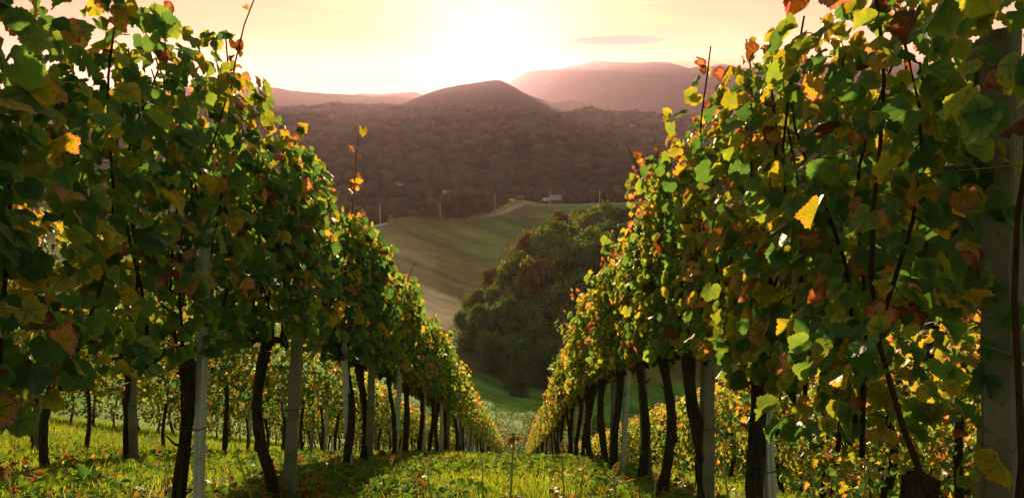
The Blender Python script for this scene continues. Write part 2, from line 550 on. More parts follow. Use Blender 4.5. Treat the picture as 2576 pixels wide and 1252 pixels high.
xs = np.concatenate([np.linspace(-130, -20, 40)[:-1], np.linspace(-20, 14, 240), np.linspace(14, 130, 40)[1:]])
ys = np.concatenate([np.linspace(-14, 0, 15)[:-1], np.linspace(0, 20, 130)[:-1], np.linspace(20, 60, 120)])
X, Y = np.meshgrid(xs, ys)
Z = ground_z(X, Y)
g1 = fbm(X * .9, Y * .9, 21)[..., None]
rowd = np.min(np.abs(X[..., None] - np.array([-6.2, -3.85, -1.45, .95, 3.2, 5.5])), -1)
bare = smooth(.45, .15, rowd)[..., None] * smooth(.35, .6, fbm(X * 1.5, Y * 1.5, 5))[..., None]
tone = np.array([.08, .14, .028]) * (1 - g1) + np.array([.15, .2, .035]) * g1
tone = tone * (1 - bare * .7) + np.array([.11, .075, .035]) * bare * .7
ground = link('ground', grid_mesh('ground', X, Y, Z, tone, M_GROUND))
tag(ground, 'steep grassy vineyard slope under the vine rows', 'ground', kind='structure')

def inpoly(px, py, poly):
    ins = np.zeros(px.shape, bool)
    n = len(poly)
    for i in range(n):
        x0, y0 = poly[i]
        x1, y1 = poly[(i + 1) % n]
        c = (y0 > py) != (y1 > py)
        ins ^= c & (px < (x1 - x0) * (py - y0) / ((y1 - y0) if y1 != y0 else 1e-9) + x0)
    return ins

tt = np.concatenate([np.linspace(-1.7, -.45, 60)[:-1], np.linspace(-.45, .5, 420), np.linspace(.5, 1.7, 60)[1:]])
dd = np.exp(np.linspace(math.log(57.5), math.log(2750), 330))
T, D_ = np.meshgrid(tt, dd)
X, Y = T * D_, D_
Z = ground_z(X, Y)
drop = smooth(62, 57.5, D_) * .15
Z = Z - drop
px, py = project(np.stack([X, Y, Z], -1))
jx = px + (fbm(X / 7, Y / 7, 31) - .5) * 22
jy = py + (fbm(X / 7, Y / 7, 37) - .5) * 14
tone = np.empty(X.shape + (3,))
nz = fbm(X / 14, Y / 14, 41)[..., None]
tone[:] = np.array([.09, .095, .04]) * (1 - nz) + np.array([.12, .12, .045]) * nz
def paint(poly, col, d0=0, d1=1e9):
    m = inpoly(jx, jy, poly) & (D_ >= d0) & (D_ <= d1)
    tone[m] = np.array(col) * (.8 + .4 * nz[m])
m = D_ < 118
tone[m] = np.array([.085, .19, .035])
m = D_ < 82
tone[m] = (np.array([.08, .12, .035]) * (1 - nz) + np.array([.06, .15, .03]) * nz)[m]
paint([(900, 670), (1030, 670), (1110, 700), (1290, 765), (1290, 850), (1120, 880), (880, 900)], (.42, .31, .27), 100, 260)
paint([(900, 640), (980, 640), (1110, 700), (1300, 765), (1310, 800), (1200, 770), (1030, 705), (900, 700)], (.13, .095, .055), 100, 300)
paint([(900, 600), (985, 585), (1080, 610), (1180, 650), (1290, 700), (1290, 760), (1180, 730), (1040, 690), (900, 650)], (.17, .13, .075), 150, 400)
paint([(930, 570), (1100, 560), (1210, 620), (1260, 690), (1180, 660), (1060, 600)], (.12, .105, .05), 150, 400)
paint([(1080, 585), (1220, 575), (1330, 630), (1330, 700), (1220, 660), (1140, 620)], (.13, .145, .055), 150, 400)
paint([(1230, 560), (1290, 545), (1340, 560), (1400, 555), (1400, 620), (1330, 625)], (.085, .13, .04), 150, 440)
paint([(1270, 535), (1330, 522), (1400, 535), (1390, 552), (1320, 556)], (.11, .085, .045), 300, 440)
paint([(1330, 520), (1640, 513), (1640, 560), (1420, 560)], (.07, .13, .04), 250, 440)
paint([(1230, 535), (1262, 510), (1300, 498), (1345, 498), (1372, 512), (1330, 514), (1290, 520), (1260, 535)], (.22, .18, .05), 385, 470)
paint([(980, 478), (992, 452), (1140, 480), (1150, 500), (1090, 498)], (.26, .22, .17), 540, 660)
tone[D_ > 480] = np.where((inpoly(px, py, [(980, 474), (992, 452), (1140, 478), (1150, 498), (1090, 494)]) & (D_ > 540) & (D_ < 660))[D_ > 480][:, None], tone[D_ > 480], np.array([.05, .045, .025]))
for _ in range(4):
    pz = np.pad(tone, ((1, 1), (1, 1), (0, 0)), mode='edge')
    tone = (pz[:-2, 1:-1] + pz[2:, 1:-1] + pz[1:-1, :-2] + pz[1:-1, 2:] + 2 * pz[1:-1, 1:-1]) / 6
tone = tone * np.array([1.55, 1.7, 1.4])
st = fbm((X * .8 + Y * .6) / 3.2, (Y * .8 - X * .6) / 40, 47, 3)[..., None]
tone = tone * (.4 + 1.2 * st) * (.7 + .6 * fbm(X / 22, Y / 30, 53)[..., None])
hills = link('hills', grid_mesh('hills', X, Y, Z, tone, M_HILL))
tag(hills, 'fields and wooded hills beyond the vineyard', 'hills', kind='structure')

# the plain that carries everything to the horizon
pa = MB()
ring = []
for r_ in (10, 2500, 6000, 14000, 30000):
    for k in range(48):
        ring.append((r_ * math.cos(k * math.pi / 24), r_ * math.sin(k * math.pi / 24), -150 if r_ < 2600 else -95))
pa.add(ring, [(i * 48 + k, i * 48 + (k + 1) % 48, (i + 1) * 48 + (k + 1) % 48, (i + 1) * 48 + k) for i in range(4) for k in range(48)] + [tuple(range(47, -1, -1))])
tag(link('plain', pa.mesh('plain', plain_material('plain_land', (.07, .075, .04), .95, .1, 0, .4, .003))), 'flat valley land stretching to the mountains', 'land', kind='structure')

# ------------------------------------------------------------------ mountains
M_MOUNT = plain_material('forested_mountain', (.028, .034, .022), .95, .1, 0, .45, .01)
def mountain(name, label, depth, sil, thick, base=-96, rough=4.0, seed=1):
    if depth < 1e4 and 'sun' in label or depth in (7200, 12500, 4600):
        depth = 2850 + (depth - 3300) * .42
        thick *= .5
        rough *= .5
    sil = sorted(sil)
    sx = np.array([s[0] for s in sil], float)
    sy = np.array([s[1] for s in sil], float)
    n = max(60, int((sx[-1] - sx[0]) / 4))
    u = np.linspace(sx[0], sx[-1], n)
    # smooth interpolation of the crest
    yy = np.interp(u, sx, sy)
    k = np.array([1, 2, 3, 2, 1.]) / 9
    yy = np.convolve(np.pad(yy, 2, mode='edge'), k, 'valid')
    W = np.linspace(-1, 1, 41)
    crest = np.array([at(a, b, depth) for a, b in zip(u, yy)])
    tx = crest[:, 0] / depth
    U, V = np.meshgrid(np.arange(n), W)
    dep = depth + V * thick
    Xm = tx[U] * dep
    h = crest[:, 2][U] - base
    spur = fbm(Xm / (thick * .35) + V * .4, dep / (thick * .6), seed, 4) - .5
    prof = np.clip(1 - np.abs(V) ** 1.35, 0, 1)
    z = base + h * prof * (1 + spur * .55 * np.abs(V) ** .7)
    z += (fbm(Xm / (thick * .03), dep / (thick * .03), seed + 9, 2) - .5) * rough * 2 * (prof > .02)
    q = np.arange(n * 41).reshape(41, n)
    f = np.stack([q[:-1, :-1], q[:-1, 1:], q[1:, 1:], q[1:, :-1]], -1).reshape(-1, 4)
    me = np_mesh(name, np.stack([Xm, dep, z], -1).reshape(-1, 3), quads=f, mat=M_MOUNT)
    return tag(link(name, me), label, name.replace('_', ' ').split()[-1], kind='structure')

mountain('mountain', 'high long massif with a flat top right of the sun', 10500,
         [(1180, 262), (1230, 240), (1280, 210), (1305, 193), (1332, 178), (1370, 176), (1400, 174), (1440, 167), (1462, 162), (1490, 153), (1530, 155), (1580, 158), (1610, 158), (1645, 156), (1685, 158), (1705, 163), (1730, 172),
          (1765, 166), (1790, 168), (1812, 158), (1850, 169), (1885, 173), (1930, 160), (2000, 150), (2120, 158), (2250, 150), (2400, 170), (2600, 190), (2800, 240)], 2200, rough=9, seed=3)
mountain('mountain', 'second wooded rise below the long massif', 6800,
         [(1330, 250), (1400, 205), (1440, 186), (1480, 178), (1560, 180), (1620, 184), (1680, 182), (1740, 186), (1800, 176), (1860, 182), (1960, 176), (2100, 180), (2400, 195), (2700, 250)], 1500, rough=8, seed=5)
mountain('mountain', 'long low blue range left of the sun', 7200,
         [(-200, 240), (100, 225), (300, 232), (420, 232), (470, 220), (512, 213), (545, 219), (598, 235), (620, 226), (650, 217), (690, 220), (730, 228), (760, 231), (830, 236), (880, 238), (940, 243), (990, 242), (1035, 247), (1075, 252), (1150, 262)], 1400, rough=6, seed=7)
mountain('mountain', 'faint far range peeping over the left range', 12500, [(820, 262), (870, 242), (910, 235), (960, 238), (1000, 234), (1042, 231), (1065, 238), (1100, 262)], 1500, rough=6, seed=11)
mountain('hill', 'rounded dark hill in front of the setting sun', 5200,
         [(985, 268), (1030, 254), (1062, 240), (1090, 229), (1120, 221), (1160, 213), (1200, 207), (1235, 202), (1255, 201), (1270, 206), (1290, 217), (1315, 232), (1345, 245), (1385, 256), (1440, 266), (1500, 275)], 900, rough=4, seed=13)
mountain('hill', 'small rounded hill at the foot of the massif', 6600, [(1300, 268), (1335, 243), (1360, 234), (1385, 231), (1412, 236), (1440, 252), (1480, 268)], 600, rough=4, seed=17)
mountain('hill', 'mauve ridge rising to the right below the massif', 3900,
         [(1420, 266), (1460, 244), (1500, 238), (1540, 231), (1565, 232), (1600, 229), (1640, 220), (1680, 214), (1720, 209), (1770, 210), (1820, 204), (1900, 198), (2050, 200), (2300, 205), (2600, 240)], 1000, rough=6, seed=19)
mountain('hill', 'low dark wooded hill with a tower on its crest', 3150,
         [(1300, 286), (1340, 273), (1370, 265), (1400, 258), (1430, 252), (1455, 256), (1480, 260), (1510, 267), (1535, 273), (1560, 287), (1580, 300)], 420, rough=4, seed=23)
mountain('hill', 'dark wooded spur dropping to the misty gap on the right', 2880,
         [(1560, 300), (1590, 289), (1620, 277), (1640, 268), (1690, 259), (1740, 249), (1780, 252), (1850, 242), (2000, 236), (2200, 240), (2500, 262)], 420, rough=5, seed=29)
mountain('hill', 'low wooded rise along the far edge of the plain', 4600,
         [(500, 282), (620, 268), (700, 266), (800, 268), (900, 266), (960, 268), (1060, 270), (1150, 268), (1250, 270), (1350, 272), (1420, 280)], 400, rough=7, seed=31)

# ------------------------------------------------------------------ vine leaves
def leaf_template(n):
    kn = np.array([(0, 1.0), (9, .965), (20, .88), (29, .81), (38, .845), (48, .92), (57, .95), (68, .90), (80, .82), (89, .78), (98, .80), (110, .85), (122, .88), (136, .85), (150, .77), (163, .62), (174, .34), (180, .12)])
    th = np.linspace(-180, 180, n, endpoint=False) + 180.0 / n
    r = np.interp(np.abs(th), kn[:, 0], kn[:, 1])
    if n >= 24:
        r = r * (1 + .045 * np.where(np.arange(n) % 2 == 0, 1, -1))
    a = np.radians(th)
    return np.stack([np.sin(a) * r, np.cos(a) * r], -1), r

def leaves_mesh(name, P, Tp, N, S, aut, rnd, n, rng, mat=M_LEAF):
    """one mesh of many leaves; P petiole points, Tp tip directions, N face normals"""
    out, rr = leaf_template(n)
    rings = (.34, .68, 1.0) if n >= 24 else (.55, 1.0)
    nr_ = len(rings)
    loc = np.concatenate([[[0, 0]]] + [out * q_ for q_ in rings])
    edge = np.concatenate([[0]] + [np.full(n, q_) for q_ in rings])
    k = len(P)
    Tp = Tp / np.linalg.norm(Tp, axis=1, keepdims=True)
    N = N - (N * Tp).sum(1, keepdims=True) * Tp
    N = N / np.maximum(np.linalg.norm(N, axis=1, keepdims=True), 1e-6)
    Bx = np.cross(Tp, N)
    lx, ly = loc[:, 0][None], loc[:, 1][None]
    asp = rng.uniform(.85, 1.15, (k, 1))
    x = lx * asp
    fold = rng.normal(.16, .40, (k, 1)) + aut[:, None] * rng.normal(.1, .3, (k, 1))
    droop = rng.uniform(-.1, .7, (k, 1)) + np.clip(aut - .7, 0, 1)[:, None] * 1.2
    wav = rng.uniform(.03, .16, (k, 1))
    ph = rng.uniform(0, 6.28, (k, 1))
    th = np.arctan2(lx, ly)
    z = fold * np.abs(x) - droop * ly ** 2 * .6 - .12 * x ** 2 + wav * np.sin(3 * th + ph) * edge[None] ** 2 + wav * .5 * np.sin(7 * th + ph * 2) * edge[None] ** 3
    roll = rng.normal(0, .38, (k, 1))
    z = z + roll * (ly - .2) * np.abs(x) + rng.normal(0, .16, (k, 1)) * x * ly
    if n >= 24:
        jag = 1 + rng.normal(0, .022, (k, 1 + nr_ * n)) * (edge[None] > .9)
        x, ly_ = x * jag, ly * jag
    else:
        ly_ = np.broadcast_to(ly, x.shape)
    x = x * (1 - .25 * np.abs(fold))
    V = P[:, None] + S[:, None, None] * (x[..., None] * Bx[:, None] + ly_[..., None] * Tp[:, None] + z[..., None] * N[:, None])
    m = 1 + nr_ * n
    i = np.arange(n)
    j = (i + 1) % n
    tri = np.stack([np.zeros(n, int), 1 + j, 1 + i], -1)
    quad = np.concatenate([np.stack([1 + q_ * n + i, 1 + q_ * n + j, 1 + q_ * n + n + j, 1 + q_ * n + n + i], -1) for q_ in range(nr_ - 1)])
    off = (np.arange(k) * m)[:, None, None]
    tris = (tri[None] + off).reshape(-1, 3)
    quads = (quad[None] + off).reshape(-1, 4)
    info = np.stack([np.broadcast_to(aut[:, None], (k, m)), np.broadcast_to(rnd[:, None], (k, m)), np.broadcast_to(edge[None], (k, m))], -1).reshape(-1, 3)
    place = np.stack([np.broadcast_to(lx, (k, m)), np.broadcast_to(ly, (k, m)), np.zeros((k, m))], -1).reshape(-1, 3)
    return np_mesh(name, V.reshape(-1, 3), quads=quads, tris=tris, mat=mat, attrs={'leafinfo': info, 'leafplace': place})

LEAN = math.tan(R(11))
SLOPE = [TS]
def shear(p):
    """row coordinates (across, along, up) to metres: along follows the slope, up leans downhill"""
    p = np.asarray(p, float)
    return np.stack([p[..., 0], p[..., 1] + LEAN * p[..., 2], p[..., 2] - SLOPE[0] * p[..., 1]], -1)

def make_canes(rng, bottom, top, n, wild):
    canes = []
    for c in range(n):
        y0 = (c + .5) / n * 1.0 - .5 + rng.uniform(-.08, .08)
        x0 = rng.uniform(-.04, .04)
        tx, ty = rng.uniform(-.16, .16), rng.uniform(-.35, .35)
        h = top + rng.uniform(-.12, .16) * wild
        far_up = rng.random() < .12 * (wild > 1)
        h += rng.uniform(.15, .42) * far_up
        m = 10
        pts = []
        for i in range(m):
            s = i / (m - 1)
            pts.append((x0 + tx * s + .04 * math.sin(s * 7 + c) + far_up * .16 * s ** 3 * (1 if c % 2 else -1), y0 + ty * s + .06 * math.sin(s * 5 + c * 2) + far_up * .12 * math.sin(c * 3) * s ** 3, .92 + (h - .92) * s - .05 * s * s))
        canes.append(np.array(pts))
    return canes

def vine_parts(seed, hi, bottom=.86, top=2.08, aut=.25, nleaf=380, thick=.26, wild=1.0, size=1.0, ymin=-9):
    """meshes of one vine: trunk, canes, foliage"""
    rng = np.random.default_rng(seed)
    rp = random.Random(seed)
    canes = make_canes(rng, bottom, top, 7 if hi else 5, wild)
    # leaf points: half along canes, half filling the hedge
    P, up = [], []
    nc = nleaf // 2
    for i in range(nc):
        c = canes[rp.randrange(len(canes))]
        s = rng.uniform(0, 1) ** .85 * (len(c) - 1)
        k = min(int(s), len(c) - 2)
        p = c[k] + (c[k + 1] - c[k]) * (s - k)
        P.append(p)
    P = np.array(P)
    side = np.where(rng.random(nc) < .5, -1.0, 1.0)
    P[:, 0] += side * rng.uniform(.04, thick, nc) * np.clip((top + .15 - P[:, 2]) / .35, .12, 1)
    P[:, 1] += rng.normal(0, .07, nc) * np.where(P[:, 2] > top, .2, 1)
    P[:, 0] -= np.where(P[:, 2] > top, side * .05, 0)
    nf = nleaf - nc
    side2 = np.where(rng.random(nf) < .5, -1.0, 1.0)
    zz = bottom + (top - bottom) * rng.beta(1.05, 1.25, nf)
    Q = np.stack([side2 * thick * (.15 + .95 * np.sqrt(rng.random(nf))) * (1 - .35 * np.clip((zz - top + .3) / .3, 0, 1)), rng.uniform(-.56, .56, nf), zz], -1)
    P = np.concatenate([P, Q])
    side = np.concatenate([side, side2])
    kp = (P[:, 1] > ymin) | (P[:, 2] > 1.72)
    P, side = P[kp], side[kp]
    k = len(P)
    hole = np.sin(P[:, 1] * 11 + seed) * np.sin(P[:, 2] * 9 + seed * 1.7)
    kp = (hole + rng.uniform(-.35, .9, k) > -.34) & ((P[:, 2] < top + .04) | (rng.random(k) < .45))
    P, side = P[kp], side[kp]
    k = len(P)
    P[:, 2] = np.maximum(P[:, 2], bottom - rng.exponential(.08, k))
    relz = np.clip((P[:, 2] - bottom) / (top - bottom), 0, 1.2)
    Tp = np.stack([side * rng.uniform(.1, .9, k), rng.normal(0, .45, k), -rng.uniform(.15, 1.1, k)], -1)
    N = np.stack([side * rng.uniform(.0, 1.1, k), rng.normal(0, .75, k), rng.uniform(-.1, 1.0, k)], -1)
    a = np.clip(aut + rng.normal(0, .18, k) + .62 * np.clip(relz - .72, 0, 1) * 2.2 * rng.random(k), 0, 1)
    odd = rng.random(k)
    a = np.where(odd > .975, rng.uniform(.8, 1.0, k), a)
    a = np.where((odd > .91) & (odd <= .975), rng.uniform(.5, .72, k), a)
    a = np.where(P[:, 2] > top + .02, rng.uniform(.5, 1.0, k), a)
    rnd = rng.random(k)
    S = (.026 + .042 * rng.beta(1.6, 1.6, k)) * size * np.where(relz > .95, .72, 1)
    Ps = shear(P)
    Ts = shear(P + Tp * .1) - Ps
    fol = leaves_mesh('foliage', Ps, Ts, N, S, a, rnd, 52 if hi else 16, rng)
    # trunk with two short arms
    t = MB()
    wob = rp.uniform(.015, .05)
    ph = rp.uniform(0, 6)
    m = 16 if hi else 9
    pts, rad = [], []
    thk = rp.uniform(.027, .043)
    for i in range(m):
        s = i / (m - 1)
        pts.append((wob * math.sin(s * 5 + ph) - wob * math.sin(ph), wob * 1.2 * math.sin(s * 4 + ph * 2), -.15 + 1.1 * s))
        rad.append(thk * (1 + .55 * max(0, .25 - s) * 4 * .6) * (1 - .18 * s) * (1.25 if s > .9 else 1))
    t.tube(shear(pts), rad, 14 if hi else 8, .15 if hi else .10, seed)
    if hi:                                   # loose strips of bark and snags
        for q in range(14):
            i0 = rp.randrange(1, m - 4)
            a0 = rp.uniform(0, 6.28)
            strip = []
            for e in range(4):
                p0 = np.array(pts[i0 + e])
                rr_ = rad[i0 + e] * (1.03 + (.35 if e in (0, 3) and q % 3 == 0 else .06) * rp.random())
                strip.append(p0 + np.array([math.cos(a0 + e * .12) * rr_, math.sin(a0 + e * .12) * rr_, 0]))
            t.tube(shear(strip), [.002, .006, .005, .002], 5, .2, q)
        for q in range(3):
            p0 = np.array(pts[rp.randrange(3, m - 2)])
            a0 = rp.uniform(0, 6.28)
            dv = np.array([math.cos(a0), math.sin(a0), .35])
            t.tube(shear([p0 + dv * thk * .7, p0 + dv * thk * 1.5, p0 + dv * (thk + .05) + np.array([0, 0, .02])]), [.007, .005, .003], 5, .1, q)
    head = np.array(pts[-1])
    for sg in ((-1, 1) if ymin < -1 else ()):
        arm = [head + np.array([0.01 * math.sin(q * 3), sg * .34 * q, .03 * math.sin(q * 4) - .02]) for q in np.linspace(0, 1, 6)]
        t.tube(shear(arm), [.026, .022, .019, .016, .013, .010], 7, .08, seed + 5)
    trunk = t.mesh('trunk', M_BARK, True)
    cm = []
    for i, c in enumerate(canes):
        b = MB()
        b.tube(shear(c), list(np.linspace(.0078, .0032, len(c))), 5, 0, i)
        cm.append(b)
    return trunk, cm, fol

# ------------------------------------------------------------------ stakes and posts
def metal_stake_mesh(h, seed):
    prof = [(-.027, .012), (-.019, .012), (-.015, -.012), (-.004, -.012), (0, -.006), (.004, -.012), (.015, -.012), (.019, .012), (.027, .012)]
    th = .0022
    b = MB()
    n = len(prof)
    vs = []
    for z in (-.3, h):
        for (x, y) in prof: vs.append((x, y, z))
        for (x, y) in prof: vs.append((x, y + th, z))
    fs = []
    for i in range(n - 1):
        fs.append((i, i + 1, 2 * n + i + 1, 2 * n + i))
        fs.append((n + i + 1, n + i, 3 * n + i, 3 * n + i + 1))
        fs.append((2 * n + i, 2 * n + i + 1, 3 * n + i + 1, 3 * n + i))
    fs += [(0, 2 * n, 3 * n, n), (n - 1, 2 * n - 1, 4 * n - 1, 3 * n - 1)]
    b.add(vs, fs)
    for k in range(10):
        z = .35 + k * .16
        for sg in (-1, 1):
            b.box((sg * .031 - .0045, .0105, z), (sg * .031 + .0045, .0165, z + .022))
    return b.mesh('shaft', M_METAL)

def concrete_post_mesh(h, w=.036, seed=0, rough=.0025):
    rp = random.Random(seed)
    b = MB()
    c = w * .22
    prof = [(-w, -w + c), (-w + c, -w), (w - c, -w), (w, -w + c), (w, w - c), (w - c, w), (-w + c, w), (-w, w - c)]
    vs, m = [], 26
    for i in range(m):
        z = -.3 + (h + .3) * i / (m - 1)
        s = 1 - .08 * i / (m - 1)
        for (x, y) in prof:
            vs.append((x * s + rp.uniform(-rough, rough), y * s + rp.uniform(-rough, rough), z))
    fs = [(i * 8 + k, i * 8 + (k + 1) % 8, (i + 1) * 8 + (k + 1) % 8, (i + 1) * 8 + k) for i in range(m - 1) for k in range(8)] + [tuple((m - 1) * 8 + k for k in range(8))]
    b.add(vs, fs)
    return b.mesh('shaft', M_CONC)

def tie_mesh(z, r, dx):
    b = MB()
    pts = []
    for k in range(19):
        a = k / 18 * 2 * math.pi
        pts.append((dx + r[0] * math.cos(a), r[1] * math.sin(a), z + .012 * math.sin(a)))
    b.tube(pts, .0028, 5, cap=False)
    b.tube([(dx + r[0], 0, z), (dx + r[0] + .03, -.015, z - .03)], .002, 4)
    return b.mesh('tie', M_TIE)

ST_METAL = [metal_stake_mesh(h, 1) for h in (1.5, 1.65)]
ST_CONC = [concrete_post_mesh(h, .034, k) for k, h in enumerate((1.6, 1.75))]
TIE_M = tie_mesh(.62, (.075, .05), -.035)
TIE_C = tie_mesh(.58, (.095, .06), -.03)

# ------------------------------------------------------------------ vine rows
FARV = [vine_parts(200 + k, False, aut=.25 + .03 * (k % 3), nleaf=560) for k in range(5)]        # greener
FARY = [vine_parts(300 + k, False, aut=.36 + .03 * (k % 3), nleaf=560) for k in range(6)]        # yellowing
FARB = [vine_parts(400 + k, False, bottom=.28, top=1.6, aut=.28 + .05 * (k % 3), nleaf=580, thick=.36) for k in range(5)]   # bushy, hanging low
FARC = [None]
for grp in (FARV, FARY, FARB):
    for i, (tr, cm, fo) in enumerate(grp):
        b = MB()
        for c in cm:
            b.add(c.v, c.f)
        grp[i] = (tr, b.mesh('canes', M_CANE, True), fo)

rs = random.Random(77)
N_POST = 0
def put_vine(row, i, x, y, parts, hi, label, group):
    z = float(near_z(x, y))
    o = thing('grape_vine', label, 'vine', (x, y, z), group=group)
    tr, cm, fo = parts
    link('trunk', tr, o)
    if hi:
        for c in cm:
            link('cane', c.mesh('cane', M_CANE, True), o)
    elif row in ('L', 'R') and y < 26:
        link('canes', cm, o)
    link('foliage', fo, o)
    if not hi:
        o.scale = (rs.choice((-1, 1)) * rs.uniform(.9, 1.1) * (.72 if row == 'R' else 1), 1, rs.uniform(.95, 1.06) * (.95 if row == 'R' else 1))
    return o

def put_post(kind, x, y, lean, label, group, tie=True, big=None):
    z = float(near_z(x, y))
    lx, ly = lean
    o = thing('metal_stake' if kind == 'm' else 'concrete_post', label, 'stake' if kind == 'm' else 'post', (x, y, z),
              (-R(11) + R(ly), R(lx), R(rs.uniform(-8, 8))), group)
    me = big or (rs.choice(ST_METAL) if kind == 'm' else rs.choice(ST_CONC))
    link('shaft', me, o)
    if tie:
        link('tie', TIE_M if kind == 'm' else TIE_C, o)
    return o

ROWS = {'L': 'the row just left of the aisle', 'R': 'the row just right of the aisle',
        'L2': 'the second row left of the aisle', 'L3': 'the third row left of the aisle',
        'L4': 'the bushy row beyond the left grass', 'R2': 'the second row right of the aisle', 'R3': 'the third row right of the aisle'}
YL = [.6, 1.6, 2.88, 3.95, 5.7, 6.35, 7.9, 8.9, 10.2, 11.3]
while YL[-1] < 56: YL.append(YL[-1] + 1.08)
YR = [1.42, 2.55, 3.65, 4.6, 5.4, 6.4, 7.4, 8.4, 9.5]
while YR[-1] < 57: YR.append(YR[-1] + 1.1)
PL = {2: 'm', 3: 'c', 4: 'm', 5: 'c', 6: 'm', 7: None, 8: 'm'}
PR = {1: 'm', 2: 'c', 3: None, 4: 'c', 5: 'm', 6: 'c', 7: None}

def row(code, x, ylist, far, nhi, aut, posts, every, size=1.0):
    for i, y in enumerate(ylist):
        hi = i < nhi
        xx = x + rs.uniform(-.03, .03)
        if hi:
            SLOPE[0] = slope_at(y)
            parts = vine_parts(1000 + hash_row[code] * 100 + i, True, aut=aut + rs.uniform(-.04, .05), nleaf=1250 if i < 5 else 950, size=size * (.88 if i < 5 else 1.0) * (1.08 if code == 'L' else .96), bottom=.98, thick=.17 if code == 'R' else .25, ymin=-.1 if (code == 'R' and i == 0) else -9, wild=1.5, top=(2.1 if code == 'L' else 1.98) + (.17 if i < 3 else 0) + (.1 if i == 0 else 0))
            SLOPE[0] = TS
        else:
            parts = far[(i * 7 + i // 3) % len(far)]
        lab = '%s grape vine down %s' % (ordinal(i + 1), ROWS[code])
        put_vine(code, i, xx, y, parts, hi, lab, 'grape vines planted in rows down the slope')
        kind = posts.get(i, ('m', 'c', 'm', None)[(i * 5 + i // 4) % 4] if i % every == 0 else None)
        if kind and i >= (2 if code == 'L' else 1):
            w = 'pale metal stake' if kind == 'm' else 'grey concrete post'
            put_post(kind, xx + (.055 if kind == 'm' else .075), y + .02, (rs.uniform(-3, 4), rs.uniform(-3, 3)),
                     '%s by the %s vine of %s' % (w, ordinal(i + 1), ROWS[code]), 'stakes and posts beside the vines', tie=y < 22)
hash_row = {'L': 1, 'R': 2, 'L2': 3, 'L3': 4, 'L4': 5, 'R2': 6, 'R3': 7}
row('L', -1.45, YL, FARV, 12, .19, PL, 1)
row('R', .95, YR, FARY, 13, .30, PR, 1)
row('L2', -3.85, [2.2 + 1.12 * k for k in range(38)], FARV, 0, .25, {}, 2)
row('L3', -6.2, [4.0 + 1.15 * k for k in range(30)], FARV, 0, .25, {}, 2)
row('R2', 3.2, [2.6 + 1.1 * k for k in range(32)], FARB, 0, .4, {}, 3)
row('R3', 5.5, [3.0 + 1.1 * k for k in range(16)], FARB, 0, .4, {}, 4)
row('L4', -10.8, [5.5 + 1.0 * k for k in range(34)], FARB, 0, .4, {}, 5)

# big weathered post at the right edge of the view
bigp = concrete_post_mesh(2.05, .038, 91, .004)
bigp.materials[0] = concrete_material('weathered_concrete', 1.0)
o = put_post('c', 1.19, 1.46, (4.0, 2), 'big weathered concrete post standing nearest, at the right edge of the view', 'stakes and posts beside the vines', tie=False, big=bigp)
o.rotation_euler[1] = R(5.5)
o.rotation_euler[2] = R(38)
b = MB()
b.tube([(-.13, -.06, .50), (-.06, -.05, .46), (-.01, -.045, .43), (.05, -.045, .45)], .0022, 5)
b.tube([(-.01, -.047, .43), (.02, -.05, .405), (.045, -.055, .385)], .0022, 5)
b.tube([(-.02, -.047, .435), (-.005, -.052, .425), (.008, -.05, .432)], .005, 6)
link('wire_tie', b.mesh('wire_tie', M_WIRE, True), o)
o = put_post('c', 2.9, 4.2, (5, -2), 'leaning mossy concrete post in front of the second right row', 'stakes and posts beside the vines', tie=False)

# trellis wires
def wire(code, x, h, y0, y1, k):
    b = MB()
    ysw = np.linspace(y0, y1, 40)
    pts = []
    for i, y in enumerate(ysw):
        z0 = prof(y) + np.interp(x, N_X, N_Z)
        pts.append((x + .02 * math.sin(y * 1.7 + k), y + LEAN * h, z0 + h + .015 * math.sin(y * 2.9 + k * 2)))
    b.tube(pts, .0016, 4)
    return tag(link('trellis_wire', b.mesh('trellis_wire', M_WIRE, True)), '%s trellis wire up along %s' % (ordinal(k), ROWS[code]), 'wire', 'trellis wires strung along the vine rows')
for code, x, y0 in (('L', -1.39, .3), ('R', 1.01, .3), ('L2', -3.8, 2), ('R2', 3.26, 2)):
    for k, h in enumerate((.92, 1.3, 1.68), 1):
        wire(code, x, h, y0, 55, k)

# ------------------------------------------------------------------ trees
def quad_cards(C, N, S, rng, ar=.7):
    k = len(C)
    N = N / np.maximum(np.linalg.norm(N, axis=1, keepdims=True), 1e-6)
    a = np.cross(N, rng.normal(0, 1, (k, 3)))
    a /= np.maximum(np.linalg.norm(a, axis=1, keepdims=True), 1e-6)
    b = np.cross(N, a)
    S = S[:, None]
    bend = N * S * .35
    V = np.stack([C - a * S - bend, C - b * S * ar, C + a * S - bend, C + b * S * ar], 1).reshape(-1, 3)
    q = (np.arange(k) * 4)[:, None] + np.arange(4)[None]
    return V, q

